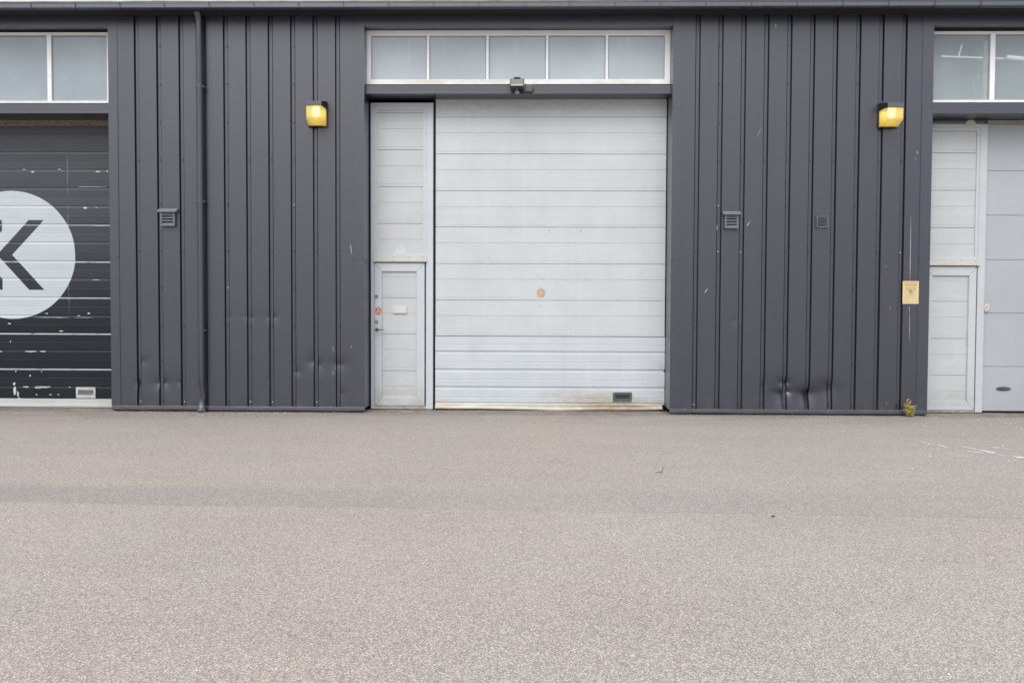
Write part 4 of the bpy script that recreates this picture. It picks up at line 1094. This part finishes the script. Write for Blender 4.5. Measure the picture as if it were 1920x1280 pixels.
# loose grit and flakes near the wall: nobody could count it
def blob(mb, x, y, r, flat, mi):
    n = 6; b0 = [(x+r*math.cos(2*math.pi*k/n+r*99)*random.uniform(.6, 1.1), y+r*math.sin(2*math.pi*k/n+r*99)*random.uniform(.6, 1.1), .0005) for k in range(n)]
    t0 = [(x+(p[0]-x)*.55, y+(p[1]-y)*.55, r*flat) for p in b0]
    for k in range(n):
        k2 = (k+1) % n; mb.poly([b0[k], b0[k2], t0[k2], t0[k]], mi)
    mb.poly(t0, mi)
mb = MB()
for (px, py, r) in ((1458, 783.5, .020), (1472, 784.5, .012), (1512, 794, .017), (1513, 807, .018), (1580, 808, .030), (1555, 786, .012), (1620, 797, .025), (1733, 798, .018), (1624, 796, .015), (1536, 812, .01), (263, 774, .016), (412, 788.5, .02), (509, 785, .014), (535, 774.5, .02), (515, 787, .01), (1130, 787, .02), (1305, 790, .012), (1127, 826, .013), (1758, 842.5, .03), (1743, 832.5, .02), (1745, 854.5, .02), (1706, 877.5, .012), (1712, 878.5, .018), (1892, 863, .02), (1903, 863, .03), (1880, 836, .03), (1807, 813.5, .035), (1895, 795, .04), (1916, 804, .04), (1886, 793, .03), (1858, 795, .02)):
    x, y = G(px, py); blob(mb, x, y, min(.011, r*.55), .45, 0)
for i in range(900):
    x = random.uniform(-8.5, 9); y = -abs(random.gauss(0, .45))-.05
    blob(mb, x, y, random.uniform(.003, .008), .5, random.choice((0, 1, 1, 2, 2)))
for i in range(260):
    x = random.uniform(-6, 7); y = random.uniform(-8.2, -1.0)
    blob(mb, x, y, random.uniform(.0025, .006), .6, random.choice((0, 0, 1, 2)))
for i in range(500):
    x = random.choice((random.uniform(XL0, XL1), random.uniform(XR0, XR1), random.uniform(XL1, XR0)))
    off = DY-.06 if XL1 < x < XR0 else -.03
    blob(mb, x, off-abs(random.gauss(0, .05))-.01, random.uniform(.004, .011), random.uniform(.4, .9), random.choice((1, 2, 2, 3, 3)))
for i in range(60):
    x = ux(376, 770)+random.gauss(.25, .5); y = -abs(random.gauss(0, .3))-.12
    blob(mb, x, y, random.uniform(.006, .016), .3, random.choice((2, 2, 3)))
o = mb.build('grit', [simple('white_grit', (.68, .67, .64), .7), simple('grey_grit', (.34, .32, .30), .8), simple('dark_grit', (.06, .05, .045), .8), simple('brown_leaf_bits', (.16, .09, .045), .8)])
tag(o, 'loose pale grit and leaf crumbs scattered on the asphalt', None, None, 'stuff')

# bent twig and a small dark leaf
a, b, c_ = G(1228, 887), G(1241, 886), G(1243.5, 881.5)
mb = MB(); mb.tube([(a[0], a[1], .006), ((a[0]+b[0])/2, (a[1]+b[1])/2, .010), (b[0], b[1], .008), (c_[0], c_[1], .03)], [.0015, .0025, .003, .002], 7)
tag(mb.build('twig', simple('dark_bark', (.035, .028, .024), .8), smooth=40), 'small bent dark twig lying alone on the asphalt', 'twig')
x, y = G(1449.5, 969); mb = MB()
mb.grid([[(x+.012*(i-2)/2, y+.012*(j-1)*(1-abs(i-2)/2.6), .003+.006*abs(j-1)+.003*((i*7+j*3) % 3)/3) for i in range(5)] for j in range(3)])
tag(mb.build('dead_leaf', simple('dead_leaf_brown', (.022, .018, .016), .7)), 'tiny curled dark leaf on the trench edge in the asphalt', 'leaf')

# weed at the foot of the right pier
wx_, wy_ = G(1706, 781)
W = empty('weed', (wx_, wy_, 0), 'yellowish green weed growing at the foot of the right ribbed pier', 'weed')
M['leaf'] = simple('weed_leaf', (.82, .74, .24), .55, var=.35, scale=40); M['leaf2'] = simple('weed_leaf_dark', (.62, .56, .17), .55, var=.3, scale=40); M['stem'] = simple('weed_stem', (.26, .22, .08), .6)
mb = MB(); ml = MB()
random.seed(21)
for s_ in range(9):
    lx = random.uniform(-.10, .09); hgt = [.25, .22, .18, .14, .16, .20, .11, .15, .10][s_]; x0 = random.uniform(-.02, .02); ly = random.uniform(-.03, .02)
    pts = [(x0+lx*f*f, ly*f-.005, hgt*f) for f in (0, .3, .6, .85, 1)]
    mb.tube(pts, [.004, .0035, .003, .0025, .0015], 6)
    for k in range(12):
        f = .12+.9*k/12; px_ = x0+lx*f*f; pz = hgt*f; an = random.uniform(0, 2*math.pi); ln = random.uniform(.055, .09)*(1-.25*f); wl = ln*.36; el_ = random.uniform(.1, .9)
        dv = Vector((math.cos(an)*math.cos(el_), -abs(math.sin(an))*math.cos(el_)*.8, math.sin(el_))); sv = dv.cross(Vector((0, 0, 1)))
        sv = sv.normalized() if sv.length > .01 else Vector((1, 0, 0)); p0 = Vector((px_, ly*f-.005, pz)); up_ = sv.cross(dv)
        q = [p0, p0+dv*ln*.35+sv*wl*.5, p0+dv*ln*.75+sv*wl*.4-up_*.003, p0+dv*ln-up_*.008, p0+dv*ln*.75-sv*wl*.4-up_*.003, p0+dv*ln*.35-sv*wl*.5]
        mid_ = p0+dv*ln*.5+up_*.004; mi = random.choice((0, 0, 1))
        for i in range(6): ml.poly([q[i], q[(i+1) % 6], mid_], mi)
mb.build('stem', M['stem'], W); ml.build('leaves', [M['leaf'], M['leaf2']], W, fixn=False)
